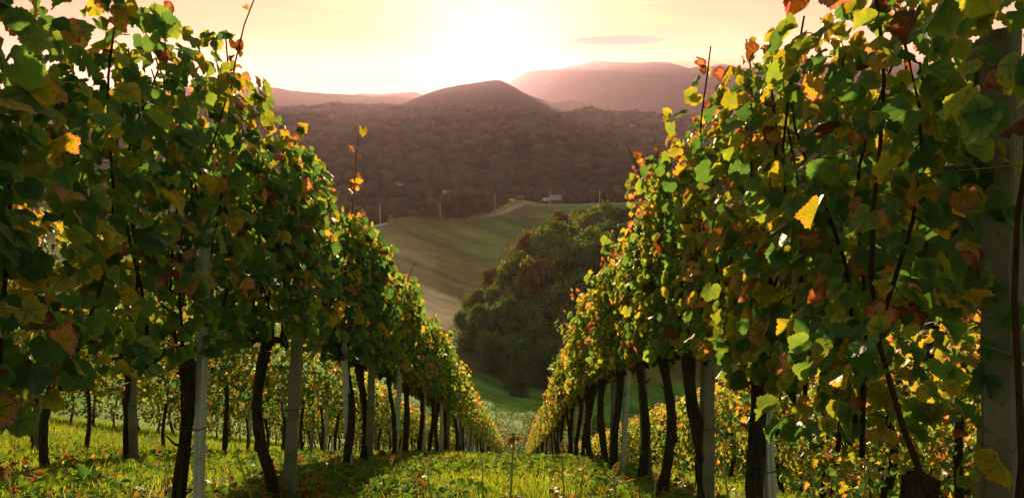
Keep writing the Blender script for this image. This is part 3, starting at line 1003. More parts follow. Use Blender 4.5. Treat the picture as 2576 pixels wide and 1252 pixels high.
def crown_arrays(rng, h, rad, col, col2, cards, size, conifer=False, trunk_h=.25):
    """leaf cards spread over a set of clumps"""
    Cs, Ns, Ts = [], [], []
    if conifer:
        nl = 11
        for i in range(nl):
            z = h * (.12 + .86 * i / nl)
            r = rad * (1 - i / nl) * rng.uniform(.85, 1.1) + .15
            k = int(cards * (1 - .75 * i / nl) / nl * 1.6)
            a = rng.uniform(0, 6.28, k)
            q = np.sqrt(rng.random(k)) * r
            Cs.append(np.stack([np.cos(a) * q, np.sin(a) * q, z - q * .45 + rng.normal(0, .1, k)], -1))
            Ns.append(np.stack([np.cos(a) * .5, np.sin(a) * .5, np.ones(k)], -1) + rng.normal(0, .3, (k, 3)))
            Ts.append(np.full(k, rng.uniform(.8, 1.2)))
    else:
        nl = 26
        for i in range(nl):
            a = rng.uniform(0, 6.28)
            u = rng.uniform(0, 1)
            zz = h * (trunk_h + (1 - trunk_h) * (.12 + .78 * u))
            w = rad * (1 - .75 * abs(u - .38) ** 1.3)
            q = w * rng.uniform(.25, .72)
            c = np.array([math.cos(a) * q, math.sin(a) * q, zz])
            lr = rad * rng.uniform(.2, .42)
            k = cards // nl
            d = rng.normal(0, 1, (k, 3))
            d /= np.linalg.norm(d, axis=1, keepdims=True)
            rr = lr * (.55 + .5 * rng.random((k, 1)) ** .5 + .6 * (rng.random((k, 1)) < .22) * rng.random((k, 1)))
            Cs.append(c + d * rr * np.array([1, 1, .85]))
            Ns.append(d + rng.normal(0, .25, (k, 3)) + np.array([0, 0, .3]))
            Ts.append(np.full(k, rng.uniform(.7, 1.3)))
    C, N, T = np.concatenate(Cs), np.concatenate(Ns), np.concatenate(Ts)
    m = rng.random((len(C), 1)) ** 1.5
    tone = (np.array(col) * (1 - m) + np.array(col2) * m) * (T[:, None] * rng.uniform(.7, 1.3, (len(C), 1)))
    S = size * rng.uniform(.6, 1.3, len(C))
    V, q = quad_cards(C, N, S, rng)
    return V, q, np.repeat(tone, 4, 0)

def tree_meshes(seed, h, rad, col, col2, cards=9000, size=.25, conifer=False, trunk_h=.25):
    rng = np.random.default_rng(seed)
    V, q, tone = crown_arrays(rng, h, rad, col, col2, cards, size, conifer, trunk_h)
    cr = np_mesh('crown', V, quads=q, mat=M_CARD, attrs={'tone': tone})
    b = MB()
    r0 = h * .018
    b.tube([(0, 0, -.6), (.02 * h * rng.normal(), 0, h * .2), (.02 * h * rng.normal(), .01 * h, h * .5), (0, 0, h * .85)], [r0 * 1.4, r0, r0 * .7, r0 * .2], 8, .06, seed)
    if not conifer:
        for k in range(5):
            a = rng.uniform(0, 6.28)
            z0 = h * rng.uniform(.18, .45)
            b.tube([(0, 0, z0), (math.cos(a) * rad * .35, math.sin(a) * rad * .35, z0 + h * .16), (math.cos(a) * rad * .65, math.sin(a) * rad * .65, z0 + h * .34)], [r0 * .5, r0 * .35, r0 * .12], 6, .05, seed + k)
    return b.mesh('trunk', M_TREEBARK, True), cr

GREEN, GREEN2 = (.085, .15, .045), (.19, .27, .07)
OLIVE, OLIVE2 = (.15, .19, .045), (.34, .34, .07)
ORNG, ORNG2 = (.22, .12, .025), (.38, .21, .04)
BRWN, BRWN2 = (.18, .14, .05), (.36, .24, .07)
KINDS_T = {'green': [tree_meshes(500 + k, 10, 4.2, GREEN, GREEN2) for k in range(3)],
           'olive': [tree_meshes(510 + k, 10, 4.0, OLIVE, OLIVE2) for k in range(3)],
           'orange': [tree_meshes(520 + k, 10, 3.8, ORNG, ORNG2) for k in range(2)],
           'brown': [tree_meshes(530 + k, 10, 4.2, BRWN, BRWN2) for k in range(3)],
           'bush': [tree_meshes(540 + k, 10, 6.5, GREEN, GREEN2, trunk_h=.02) for k in range(2)],
           'pale': [tree_meshes(550, 10, 4.5, (.09, .1, .06), (.15, .16, .1), trunk_h=.05)],
           'conifer': [tree_meshes(560 + k, 10, 2.3, (.02, .028, .012), (.035, .04, .015), conifer=True, cards=2600, size=.4) for k in range(2)]}
rt = random.Random(5)
N_TREE = 0
def tree(kind, dx, depth, top, label, group, wide=1.0):
    t = tan_of(dx, (top + 900) / 2 if depth < 200 else top)
    x, y = t * depth, depth
    z = float(ground_z(x, y))
    ztop = at(dx, top, depth)[2]
    h = max(2.0, ztop - z)
    tr, cr = rt.choice(KINDS_T[kind])
    o = thing('shrub' if kind in ('pale', 'bush') and h < 7 else 'conifer' if kind == 'conifer' else 'tree', label,
              'shrub' if kind in ('pale', 'bush') and h < 7 else 'tree', (x, y, z - .1), (0, 0, rt.uniform(0, 6.28)), group)
    s = h / 10.0
    w = s ** .75 * wide
    o.scale = (w, w, s)
    link('trunk', tr, o)
    link('crown', cr, o)
    return o

WOOD = [('orange', 1236, 185, 668, .7, 'slender golden brown tree at the left edge of the wood, beside the pale field'),
        ('olive', 1198, 165, 728, .9, 'olive bushy tree at the wood edge by the pale field'),
        ('bush', 1172, 142, 782, .8, 'leftmost low green bush at the foot of the wood'),
        ('green', 1216, 134, 764, .9, 'green bushy tree at the lower left corner of the wood'),
        ('green', 1268, 131, 752, 1.0, 'broad green bushy tree in the front of the wood'),
        ('green', 1322, 130, 765, 1.0, 'rounded green tree in the front of the wood above the grass'),
        ('bush', 1376, 124, 800, .9, 'dark bush between the front trees of the wood'),
        ('bush', 1236, 121, 842, .8, 'dark bush hanging over the grass strip at the wood foot'),
        ('bush', 1306, 117, 848, .8, 'low dark bush behind the small pale shrub'),
        ('bush', 1388, 116, 858, .9, 'dark bush at the wood foot next to the right vine row'),
        ('green', 1440, 116, 830, .9, 'shaded tree at the wood foot half behind the right vine row'),
        ('olive', 1292, 162, 640, .9, 'tall brown tinged tree on the left flank of the wood'),
        ('orange', 1342, 178, 578, .9, 'golden orange tree lighting the left shoulder of the wood'),
        ('olive', 1302, 172, 668, .8, 'olive tree under the golden tree of the wood'),
        ('olive', 1388, 172, 562, 1.0, 'olive tree right of the golden tree of the wood'),
        ('brown', 1352, 152, 655, .9, 'rounded brownish tree in the middle of the wood'),
        ('olive', 1420, 155, 616, 1.0, 'large olive tree in the centre of the wood'),
        ('green', 1482, 152, 600, 1.0, 'large dark green tree right of the wood centre'),
        ('green', 1545, 150, 640, 1.0, 'green tree of the wood beside the right vine row'),
        ('green', 1478, 137, 690, 1.0, 'dark green tree low on the right of the wood'),
        ('olive', 1418, 138, 705, .9, 'pointed olive tree above the front bushes of the wood'),
        ('green', 1540, 134, 735, 1.0, 'shaded green tree against the right vine row'),
        ('green', 1600, 136, 690, 1.0, 'green tree showing through the leaves of the right vine row'),
        ('orange', 1412, 226, 526, .8, 'bright orange tree at the top of the wood below the road'),
        ('olive', 1462, 215, 528, .9, 'olive tree right of the bright orange tree'),
        ('olive', 1512, 206, 512, .9, 'tall pointed tree on the skyline of the wood'),
        ('green', 1562, 206, 516, 1.0, 'rounded tree on the skyline of the wood'),
        ('olive', 1612, 202, 505, 1.0, 'rightmost tall tree on the skyline of the wood'),
        ('green', 1520, 178, 556, 1.0, 'dense green tree below the skyline of the wood'),
        ('green', 1580, 174, 560, 1.0, 'dense green tree beside the right vine row below the skyline'),
        ('olive', 1448, 186, 570, 1.0, 'yellowish olive tree below the bright orange tree'),
        ('olive', 1262, 148, 722, .9, 'olive tree behind the front bushes on the left of the wood'),
        ('olive', 1325, 158, 690, .9, 'olive tree filling the left middle of the wood'),
        ('green', 1375, 140, 742, 1.0, 'green tree filling the lower middle of the wood'),
        ('olive', 1385, 164, 600, .9, 'yellow green tree under the skyline left of the wood centre'),
        ('green', 1452, 128, 775, 1.0, 'shaded green tree in the lower right of the wood'),
        ('olive', 1508, 164, 575, 1.0, 'olive tree under the skyline right of the wood centre'),
        ('green', 1450, 122, 800, 1.0, 'dark tree by the right row at the wood foot'),
        ('olive', 1488, 196, 530, 1.0, 'olive tree closing the skyline of the wood centre'),
        ('green', 1650, 160, 600, 1.0, 'green tree behind the right vine row near the wood top'),
        ('green', 1720, 170, 560, 1.1, 'tall tree mostly hidden by the right vine row'),
        ('green', 1800, 150, 600, 1.1, 'tree of the wood hidden behind vine leaves on the right')]
for kind, dx, d, top, wd, lab in WOOD:
    tree(kind, dx, d, top, lab, 'trees of the wood in the gully', wd)
tree('olive', 2480, 42, 130, 'leafy tree on the slope beyond the right rows, glimpsed through gaps', 'trees beyond the right vine rows', 1.3)
tree('green', 2300, 60, 330, 'dark tree lower on the slope beyond the right rows', 'trees beyond the right vine rows', 1.4)
tree('green', 2700, 36, 200, 'dark tree beyond the big concrete post at the right edge', 'trees beyond the right vine rows', 1.4)
tree('pale', 1302, 103, 912, 'small pale grey-green shrub on the grass strip below the wood', None, .8)

RIDGE = [('brown', 1038, 402, 530, 'small brown tree at the left end of the roadside copse'), ('brown', 1062, 405, 520, 'second brown tree from the left in the roadside copse'),
         ('brown', 1090, 404, 503, 'brown tree left of the copse centre behind the second pole'), ('orange', 1120, 408, 494, 'russet tree behind the second pole of the ridge road'),
         ('brown', 1150, 405, 484, 'tall brown tree in the middle of the roadside copse'), ('brown', 1180, 402, 479, 'tallest brown tree of the roadside copse'),
         ('brown', 1208, 398, 482, 'broad brown tree right of the tallest in the copse'), ('brown', 1230, 394, 496, 'rightmost brown tree of the copse beside the third pole'),
         ('olive', 985, 388, 540, 'low olive bush right of the first pole'), ('olive', 905, 372, 520, 'olive tree left of the first pole'),
         ('green', 872, 368, 510, 'dark green tree at the edge of the left vine row by the ridge'), ('olive', 835, 372, 505, 'olive tree just above the top of the left vine row'),
         ('olive', 1436, 452, 490, 'olive tree right of the farmhouse'), ('brown', 1466, 458, 482, 'brown tree behind the road right of the farmhouse'),
         ('olive', 1498, 456, 486, 'tree behind the rightmost pole'), ('brown', 1532, 462, 480, 'brown tree right of the rightmost pole'),
         ('green', 1566, 460, 474, 'green tree along the right stretch of the ridge road'), ('olive', 1602, 462, 466, 'tall tree along the ridge road beside the right vine row'),
         ('brown', 1640, 462, 460, 'brown tree at the right end of the ridge road'), ('olive', 1548, 448, 496, 'small bush close to the road right of the rightmost pole')]
for kind, dx, d, top, lab in RIDGE:
    tree(kind, dx, d, top, lab, 'trees along the ridge road', .85)
for i, (dx, top, d, lab) in enumerate([(952, 289, 1180, 'tallest dark conifer of the left trio on the wooded hill'), (944, 298, 1170, 'left conifer of the trio on the wooded hill'), (963, 299, 1180, 'right conifer of the trio on the wooded hill'),
                                  (1056, 287, 1250, 'single conifer left of the house on the wooded hill'), (1070, 290, 1250, 'second conifer left of the house on the wooded hill'),
                                  (1098, 289, 1250, 'broad conifer right of the house on the wooded hill'), (1113, 286, 1260, 'tall conifer at the right end of the hilltop line'), (1106, 291, 1255, 'narrow conifer between two taller ones on the hilltop')]):
    tree('conifer', dx, d, top, lab, 'conifers on the wooded hill', 1.3)

# ------------------------------------------------------------------ far woods: one mass
rng = np.random.default_rng(9)
def blob_crown(seed):
    r_ = np.random.default_rng(seed)
    V, Q, n0_ = [], [], 0
    for (cx_, cy_, cz_, rad_) in [(0, 0, .52, .46)] + [(r_.normal(0, .22), r_.normal(0, .22), r_.uniform(.42, .8), r_.uniform(.2, .3)) for _ in range(3)]:
        nu, nw = 9, 6
        lat = np.linspace(-.35 * math.pi, .5 * math.pi, nw)
        lon = np.arange(nu) * 2 * math.pi / nu
        LA, LO = np.meshgrid(lat, lon, indexing='ij')
        rr = rad_ * (1 + r_.normal(0, .085, LA.shape))
        P_ = np.stack([cx_ + rr * np.cos(LA) * np.cos(LO), cy_ + rr * np.cos(LA) * np.sin(LO), cz_ + rr * np.sin(LA) * .95], -1).reshape(-1, 3)
        q_ = [(i * nu + j, i * nu + (j + 1) % nu, (i + 1) * nu + (j + 1) % nu, (i + 1) * nu + j) for i in range(nw - 1) for j in range(nu)]
        V.append(P_)
        Q.append(np.array(q_) + n0_)
        n0_ += len(P_)
    return np.concatenate(V), np.concatenate(Q)
protos = [blob_crown(800 + k) for k in range(8)]
protos_c = [crown_arrays(np.random.default_rng(820 + k), 1.0, .22, (1, 1, 1), (1, 1, 1), 160, .07, True)[:2] for k in range(2)]
Vs, Qs, Tn = [], [], []
nv = 0
d = 455.0
clear = [[(978, 478), (990, 450), (1140, 476), (1152, 500), (1090, 500)], [(845, 440), (845, 420), (895, 425), (897, 440)]]
pts = []
while d < 2500:
    sp = 8.2 + (d - 450) / 105.0
    tmin, tmax = -.42, .45
    n = int((tmax - tmin) * d / sp)
    for i in range(n):
        t = tmin + (i + rng.uniform(-.4, .4) + .5) / n * (tmax - tmin)
        pts.append((t, d + rng.uniform(-.45, .45) * sp, sp))
    d += sp * .95
pts = np.array(pts)
xs_, ys_ = pts[:, 0] * pts[:, 1], pts[:, 1]
zs_ = ground_z(xs_, ys_)
ppx, ppy = project(np.stack([xs_, ys_, zs_], -1))
dens = fbm(xs_ / 120, ys_ / 120, 61)
hue = fbm(xs_ / 90, ys_ / 90, 71)
# keep only what can be in front of the hillside seen from here and around
PAL = np.array([[.03, .052, .02], [.05, .068, .024], [.08, .08, .028], [.12, .09, .03], [.045, .06, .026]])
for i in range(len(pts)):
    if ys_[i] < 475 and ppx[i] > 1215: continue
    if any(inpoly(np.array([ppx[i]]), np.array([ppy[i]]), c)[0] for c in clear) and 520 < ys_[i] < 680: continue
    if ys_[i] > 900 and dens[i] < .30: continue
    con = rng.random() < .03
    V, q = protos_c[rng.integers(2)] if con else protos[rng.integers(8)]
    sp = pts[i, 2]
    s = sp * (.7 + .95 * rng.random() ** 1.7)
    hgt = min(s * rng.uniform(.95, 1.35), rng.uniform(10, 15)) * (1.3 if con else 1)
    a = rng.uniform(0, 6.28)
    ca, sa = math.cos(a), math.sin(a)
    W = np.stack([(V[:, 0] * ca - V[:, 1] * sa) * s * 1.25 + xs_[i], (V[:, 0] * sa + V[:, 1] * ca) * s * 1.25 + ys_[i], V[:, 2] * hgt * 1.15 + zs_[i] - .12 * hgt], -1)
    Vs.append(W)
    Qs.append(q + nv)
    nv += len(V)
    hv = np.clip(hue[i] * 1.6 - .35 + rng.normal(0, .26), 0, .999) * 4
    k0 = int(hv)
    c = PAL[k0] * (1 - hv + k0) + PAL[k0 + 1] * (hv - k0)
    if con: c = np.array([.02, .028, .014])
    Tn.append(np.repeat((c * rng.uniform(.6, 1.5))[None] * rng.uniform(.9, 1.1, (len(V), 1)), 1, 0))
print('far wood trees', len(Vs), 'verts', nv)
me = np_mesh('forest', np.concatenate(Vs), quads=np.concatenate(Qs), mat=M_WOODS, attrs={'tone': np.concatenate(Tn)})
tag(link('forest', me), 'mixed autumn woodland covering the far hillsides', 'forest', kind='stuff')

# ------------------------------------------------------------------ ridge road
def ribbon(name, pix, width, mat, lift, label, cat, kind, n=60):
    ctr = np.array([at(a, b, c) for a, b, c in pix])
    s = np.linspace(0, len(ctr) - 1, n)
    i = np.clip(s.astype(int), 0, len(ctr) - 2)
    f = (s - i)[:, None]
    P0, P1, P2, P3 = ctr[np.clip(i - 1, 0, None)], ctr[i], ctr[i + 1], ctr[np.clip(i + 2, None, len(ctr) - 1)]
    C = .5 * ((2 * P1) + (P2 - P0) * f + (2 * P0 - 5 * P1 + 4 * P2 - P3) * f ** 2 + (3 * P1 - P0 - 3 * P2 + P3) * f ** 3)
    tg = np.gradient(C, axis=0)
    nr = np.stack([tg[:, 1], -tg[:, 0]], -1)
    nr /= np.linalg.norm(nr, axis=1, keepdims=True)
    L, M, Rr = C.copy(), C.copy(), C.copy()
    L[:, :2] += nr * width / 2
    Rr[:, :2] -= nr * width / 2
    G = []
    for A in (L, M, Rr):
        G.append(np.stack([A[:, 0], A[:, 1], ground_z(A[:, 0], A[:, 1])], -1))
    zz = np.max(np.stack([g[:, 2] for g in G]), 0) + lift
    k = np.ones(5) / 5
    zz = np.convolve(np.pad(zz, 2, mode='edge'), k, 'valid')
    V = np.concatenate([np.column_stack([L[:, :2], zz]), np.column_stack([Rr[:, :2], zz]), np.column_stack([L[:, :2], zz - 1.2]), np.column_stack([Rr[:, :2], zz - 1.2])])
    q = []
    for a in range(n - 1):
        q += [(a, a + 1, n + a + 1, n + a), (a, 2 * n + a, 2 * n + a + 1, a + 1), (n + a, n + a + 1, 3 * n + a + 1, 3 * n + a)]
    return tag(link(name, np_mesh(name, V, quads=np.array(q), mat=mat)), label, cat, kind=kind)
ribbon('road', [(880, 592, 320), (924, 577, 333), (981, 564, 348), (1050, 561, 362), (1120, 561, 366), (1180, 556, 368), (1218, 546, 372), (1264, 537, 382), (1290, 524, 398), (1316, 515, 415), (1345, 518, 421), (1377, 517.5, 425), (1438, 517.5, 430), (1505, 514.5, 435), (1592, 511.5, 440), (1720, 506, 445)],
       4.2, M_ROAD, .25, 'narrow pale asphalt road along the ridge', 'road', 'structure', 120)
ribbon('path', [(985, 467, 602), (1020, 476, 594), (1055, 485, 586), (1095, 495, 576)], 3.0, plain_material('gravel', (.42, .36, .3), .9), 1.2, 'pale farm track across the clearing in the woods', 'path', 'structure', 30)

# ------------------------------------------------------------------ utility poles, far posts
M_POLE = plain_material('pale_pole', (.78, .76, .72), .8)
M_DARKPOLE = plain_material('dark_pole', (.08, .06, .05), .9)
def pole(dx, base, top, depth, label, dark=False, lamp=False):
    p = at(dx, base, depth)
    z = float(ground_z(p[0], p[1]))
    h = at(dx, top, depth)[2] - z
    o = thing('utility_pole', label, 'pole', (p[0], p[1], z), group='utility poles along the ridge road')
    b = MB()
    b.tube([(0, 0, -.5), (0, 0, h * .5), (0, 0, h)], [.26, .22, .17], 8)
    link('shaft', b.mesh('shaft', M_DARKPOLE if dark else M_POLE, True), o)
    b = MB()
    b.box((-.7, -.06, h - .55), (.7, .06, h - .4))
    for s in (-.6, 0, .6): b.box((s - .05, -.05, h - .397), (s + .05, .05, h - .2))
    link('crossarm', b.mesh('crossarm', M_DARKPOLE), o)
    if lamp:
        b = MB()
        b.tube([(0, 0, h - .9), (-.6, -.1, h - .6), (-1.0, -.15, h - .62)], .05, 6)
        b.tube([(-.95, -.15, h - .62), (-1.25, -.17, h - .68), (-1.45, -.18, h - .75)], [.12, .2, .1], 8)
        link('lamp_head', b.mesh('lamp_head', M_POLE, True), o)
    return o
pole(957, 560, 512, 352, 'pale utility pole furthest left on the ridge, by the first bend')
pole(1108, 560, 509, 362, 'pale utility pole in front of the brown copse')
pole(1245, 532, 490, 402, 'pale utility pole right of the brown copse, beside the road hump')
pole(1384, 516, 481, 428, 'pale pole carrying a street lamp, in front of the farmhouse', lamp=True)
pole(1508, 514, 477, 437, 'rightmost pale utility pole standing by the level road')
pole(1332, 508, 478, 437, 'thin dark wooden pole on the grassy knoll', dark=True)

# ------------------------------------------------------------------ buildings and car
M_WHITE = plain_material('white_render', (.62, .6, .56), .85)
M_TIN = plain_material('tin_roof', (.38, .42, .5), .4, .5, .3)
M_TILE = plain_material('grey_tiles', (.32, .33, .36), .7)
M_WOODW = plain_material('brown_boards', (.12, .08, .05), .85)
M_DARK = plain_material('dark_glass', (.03, .03, .035), .2, .5)
M_DOOR = plain_material('door_wood', (.15, .09, .05), .7)
def house(dx, base, depth, w, dpt, hw, hr, rot, roofm, wallm, label, cat='house', name='house', windows=2, sunk=.5):
    p = at(dx, base, depth)
    z = float(ground_z(p[0], p[1]))
    z = max(z, p[2])
    o = thing(name, label, cat, (p[0], p[1], z), (0, 0, rot))
    b = MB()
    x, y = w / 2, dpt / 2
    b.add([(-x, -y, -sunk - 3), (x, -y, -sunk - 3), (x, y, -sunk - 3), (-x, y, -sunk - 3), (-x, -y, hw), (x, -y, hw), (x, y, hw), (-x, y, hw), (-x, 0, hw + hr), (x, 0, hw + hr)],
          [(0, 1, 5, 4), (1, 2, 6, 9, 5), (2, 3, 7, 6), (3, 0, 4, 8, 7)])
    link('wall', b.mesh('wall', wallm), o)
    b = MB()
    e = .45
    for sg in (-1, 1):
        ye, ze = sg * (y + e), hw - e * hr / y
        vs = [(-x - e, ye, ze + .05), (x + e, ye, ze + .05), (x + e, 0, hw + hr + .05), (-x - e, 0, hw + hr + .05)]
        vs += [(a, c, d_ + .18) for a, c, d_ in vs]
        b.add(vs, [(3, 2, 1, 0), (4, 5, 6, 7), (0, 1, 5, 4), (1, 2, 6, 5), (2, 3, 7, 6), (3, 0, 4, 7)])
    rf = link('roof', b.mesh('roof', roofm), o)
    b = MB()
    b.box((x * .4, -.3 + y * .3, hw + hr * .5), (x * .4 + .6, .3 + y * .3, hw + hr + .8))
    link('chimney', b.mesh('chimney', M_TILE), rf)
    for k in range(windows):
        xx = -x + (k + .7) * w / (windows + .9)
        b = MB()
        b.box((xx - .45, -y - .04, hw * .42), (xx + .45, -y + .05, hw * .42 + 1.0))
        link('window', b.mesh('window', M_DARK), o)
    b = MB()
    b.box((x - 1.3, -y - .05, -.2), (x - .4, -y + .05, 1.9))
    link('door', b.mesh('door', M_DOOR), o)
    return o
house(1398, 507, 444, 5.6, 5.0, 1.6, 2.3, R(6), M_TIN, M_WOODW, 'brown farmhouse with a blue-grey tin roof behind the lamp pole')
house(1374, 508, 440, 3.2, 2.6, 1.2, 1.0, R(-8), plain_material('white_sheet', (.75, .76, .8), .5), M_WOODW, 'small open shed with a white sheet roof left of the farmhouse', 'shed', 'shed', 0)
house(866, 440, 575, 6.5, 6, 2.2, 2.6, R(38), M_TILE, M_WHITE, 'pale house with grey roof standing left of its lower annexe in the woods')
house(882, 441, 568, 5, 4.5, 1.2, 1.8, R(-25), M_TILE, M_WHITE, 'lower annexe right of the pale house in the woods')
house(1589, 322, 1130, 8, 6, 3.0, 2.0, R(10), M_TILE, M_WHITE, 'white house high on the right wooded hillside', windows=3)
house(1534, 323, 1130, 4, 5, 3.2, 2.2, R(70), M_TILE, M_WHITE, 'small white gabled house left of the larger white house on the hillside')
house(1316, 327, 1130, 6, 5, 2.2, 1.6, R(0), M_TILE, M_WHITE, 'white cottage in the red glow on the wooded hillside')
house(1309, 509, 434, 3.4, 3, 1.3, .8, R(15), plain_material('rusty_sheet', (.3, .16, .1), .8), M_WOODW, 'tumbledown brown hut on the grassy knoll', 'hut', 'hut', 1)

def car(dx, base, depth, rot, label):
    p = at(dx, base, depth)
    z = float(ground_z(p[0], p[1]))
    o = thing('parked_car', label, 'car', (p[0], p[1], z + .05), (0, 0, rot))
    paint_ = plain_material('white_car_paint', (.75, .75, .75), .3, .5)
    side = [(-2.0, .35), (-2.05, .75), (-1.9, .95), (-1.2, 1.0), (-.7, 1.42), (.8, 1.45), (1.4, 1.0), (2.0, .85), (2.08, .5), (2.0, .35)]
    n = len(side)
    b = MB()
    vs = [(x, -.82 if z_ < 1.1 else -.66, z_) for x, z_ in side] + [(x, .82 if z_ < 1.1 else .66, z_) for x, z_ in side]
    b.add(vs, [tuple(range(n)), tuple(range(2 * n - 1, n - 1, -1))] + [(i, n + i, n + (i + 1) % n, (i + 1) % n) for i in range(n)])
    link('body', b.mesh('body', paint_), o)
    b = MB()
    for sg in (-1, 1):
        b.add([(-1.0, sg * .815, 1.04), (1.2, sg * .815, 1.04), (.75, sg * .70, 1.38), (-.68, sg * .70, 1.36)], [(0, 1, 2, 3)])
    link('window', b.mesh('window', M_DARK), o)
    for x in (-1.25, 1.3):
        for sg in (-1, 1):
            b = MB()
            b.tube([(x, sg * .72, .32), (x, sg * .88, .32)], .32, 14)
            link('wheel', b.mesh('wheel', M_DARK), o)
    return o
car(1289, 512, 428, R(8), 'white car parked on the grassy knoll beside the brown hut')

# tower on the low dark hill
p = at(1461, 259, 3100)
o = thing('tower', 'slim dark tower on the crest of the low wooded hill', 'tower', (p[0], p[1], p[2] - 6))
b = MB()
b.tube([(0, 0, 0), (0, 0, 20)], [2.6, 2.4], 8)
link('wall', b.mesh('wall', M_DARKPOLE), o)
b = MB()
b.tube([(0, 0, 20), (0, 0, 22), (0, 0, 30)], [3.2, 2.4, .2], 8)
link('roof', b.mesh('roof', M_TILE), o)

# vineyard strip on the ridge crest: separate short rows of golden vines
rng = np.random.default_rng(33)
for r_, (dd_, off, lab) in enumerate([(343, 0, 'front row of golden vines on the field crest'), (347, 3, 'second row of golden vines on the field crest'), (351, 6, 'rear row of golden vines on the field crest')]):
    C, Pp = [], MB()
    k = 2600
    dxs = rng.uniform(975, 1225, k)
    t = np.array([tan_of(a, 560) for a in dxs])
    dep = dd_ + (dxs - 975) * .10 + rng.normal(0, .35, k)
    gz = ground_z(t * dep, dep)
    C = np.stack([t * dep, dep, gz + .4 + 2.3 * rng.beta(1.3, 1.3, k)], -1)
    mm = rng.random((k, 1))
    tone = np.array([.26, .17, .04]) * (1 - mm) + np.array([.55, .34, .08]) * mm
    V, q = quad_cards(C, rng.normal(0, 1, (k, 3)), rng.uniform(.12, .24, k), rng)
    o = thing('golden_vine_row', lab, 'vine row', (0, 0, 0), group='golden vine rows on the field crest')
    link('foliage', np_mesh('foliage', V, quads=q, mat=M_CARD, attrs={'tone': np.repeat(tone, 4, 0)}), o)
    for j, a in enumerate(np.linspace(985, 1218, 12)):
        tq = tan_of(a + r_ * 5, 560)
        dq = dd_ + (a - 975) * .10
        zq = float(ground_z(tq * dq, dq))
        b = MB()
        b.tube([(tq * dq, dq - .4, zq - .2), (tq * dq, dq - .4, zq + 2.1)], .06, 5)
        link('post', b.mesh('post', M_POLE), o)

# ------------------------------------------------------------------ grass and weeds
def blades(name, P, H, Wd, col, rng, lean=.35):
    k = len(P)
    a = rng.uniform(0, 6.28, k)
    side = np.stack([np.cos(a), np.sin(a), np.zeros(k)], -1)
    la = rng.uniform(0, 6.28, k)
    ld = np.stack([np.cos(la), np.sin(la), np.zeros(k)], -1) * (lean * rng.uniform(.2, 1.4, k))[:, None]
    H, Wd = H[:, None], Wd[:, None]
    up = np.array([0, .12, 1.0])
    m1 = P + up * H * .55 + ld * H * .35
    tp = P + up * H * .95 + ld * H * 1.1
    V = np.stack([P - side * Wd, P + side * Wd, m1 + side * Wd * .8, m1 - side * Wd * .8, tp], 1).reshape(-1, 3)
    o = (np.arange(k) * 5)[:, None]
    q = o + np.array([0, 1, 2, 3])
    t = o + np.array([3, 2, 4])
    return np_mesh(name, V, quads=q, tris=t, mat=M_GRASS, attrs={'tone': np.repeat(col, 5, 0)})

rng = np.random.default_rng(21)
def scatter(n, x0, x1, y0, y1, pw):
    y = y0 * (y1 / y0) ** (rng.random(n) ** pw)
    x = rng.uniform(x0, x1, n)
    return x, y
gx, gy = [], []
for (n, x0, x1, y0, y1, pw) in [(52000, -1.7, 1.1, 2.2, 34, .8), (34000, -5, -1.4, 2.6, 30, .8), (60000, -12, -4.5, 5, 34, .9), (16000, -18, -10.5, 8, 40, 1), (18000, .9, 4.5, 2.2, 25, .8)]:
    a, c = scatter(n, x0, x1, y0, y1, pw)
    gx.append(a)
    gy.append(c)
gx, gy = np.concatenate(gx), np.concatenate(gy)
cl = fbm(gx * 1.1, gy * 1.1, 91)
keep = rng.random(len(gx)) < smooth(.25, .6, cl) * .8 + .25
gx, gy, cl = gx[keep], gy[keep], cl[keep]
k = len(gx)
gp = np.stack([gx, gy, near_z(gx, gy) - .01], -1)
hh = rng.uniform(.035, .12, k) * (.6 + .8 * cl) * np.where(gx < -5, 1.7, 1.0)
mm = np.clip(fbm(gx * .5, gy * .5, 95) * 1.4 - .2 + rng.normal(0, .2, k), 0, 1)[:, None]
gcol = np.array([.08, .17, .03]) * (1 - mm) + np.array([.26, .33, .05]) * mm
rowg = np.min(np.abs(gx[:, None] - np.array([-6.2, -3.85, -1.45, .95, 3.2])), -1)
dry = (rng.random(k) < .08 + .4 * smooth(.5, .1, rowg) + .35 * smooth(.6, .75, fbm(gx * .8, gy * .8, 123)))[:, None]
gcol = np.where(dry, np.array([.26, .19, .08]), gcol) * rng.uniform(.7, 1.3, (k, 1))
tag(link('grass', blades('grass', gp, hh, rng.uniform(.002, .0042, k) * (1 + gy / 12), gcol, rng)), 'bright green meadow grass covering the vineyard floor', 'grass', kind='stuff')

# low broad leaved weeds as ground cover
wx, wy = [], []
for (n, x0, x1, y0, y1) in [(15000, -1.8, 1.2, 2.4, 18), (12000, -6.5, -1.5, 2.8, 20), (9000, -11, -4.5, 5, 22), (4500, .9, 4.5, 2.4, 12)]:
    a, c = scatter(n, x0, x1, y0, y1, .8)
    wx.append(a)
    wy.append(c)
wx, wy = np.concatenate(wx), np.concatenate(wy)
k = len(wx)
cl = fbm(wx * 1.4, wy * 1.4, 97)
keep = rng.random(k) < smooth(.3, .6, cl)
wx, wy = wx[keep], wy[keep]
k = len(wx)
P = np.stack([wx, wy, near_z(wx, wy) + rng.uniform(.0, .10, k)], -1)
ang = rng.uniform(0, 6.28, k)
Tp = np.stack([np.cos(ang), np.sin(ang), rng.uniform(-.2, .9, k)], -1)
N = np.stack([rng.normal(0, .35, k), rng.normal(0, .35, k), np.ones(k)], -1)
Np_ = N - (N * (Tp / np.linalg.norm(Tp, axis=1, keepdims=True))).sum(1, keepdims=True) * (Tp / np.linalg.norm(Tp, axis=1, keepdims=True))
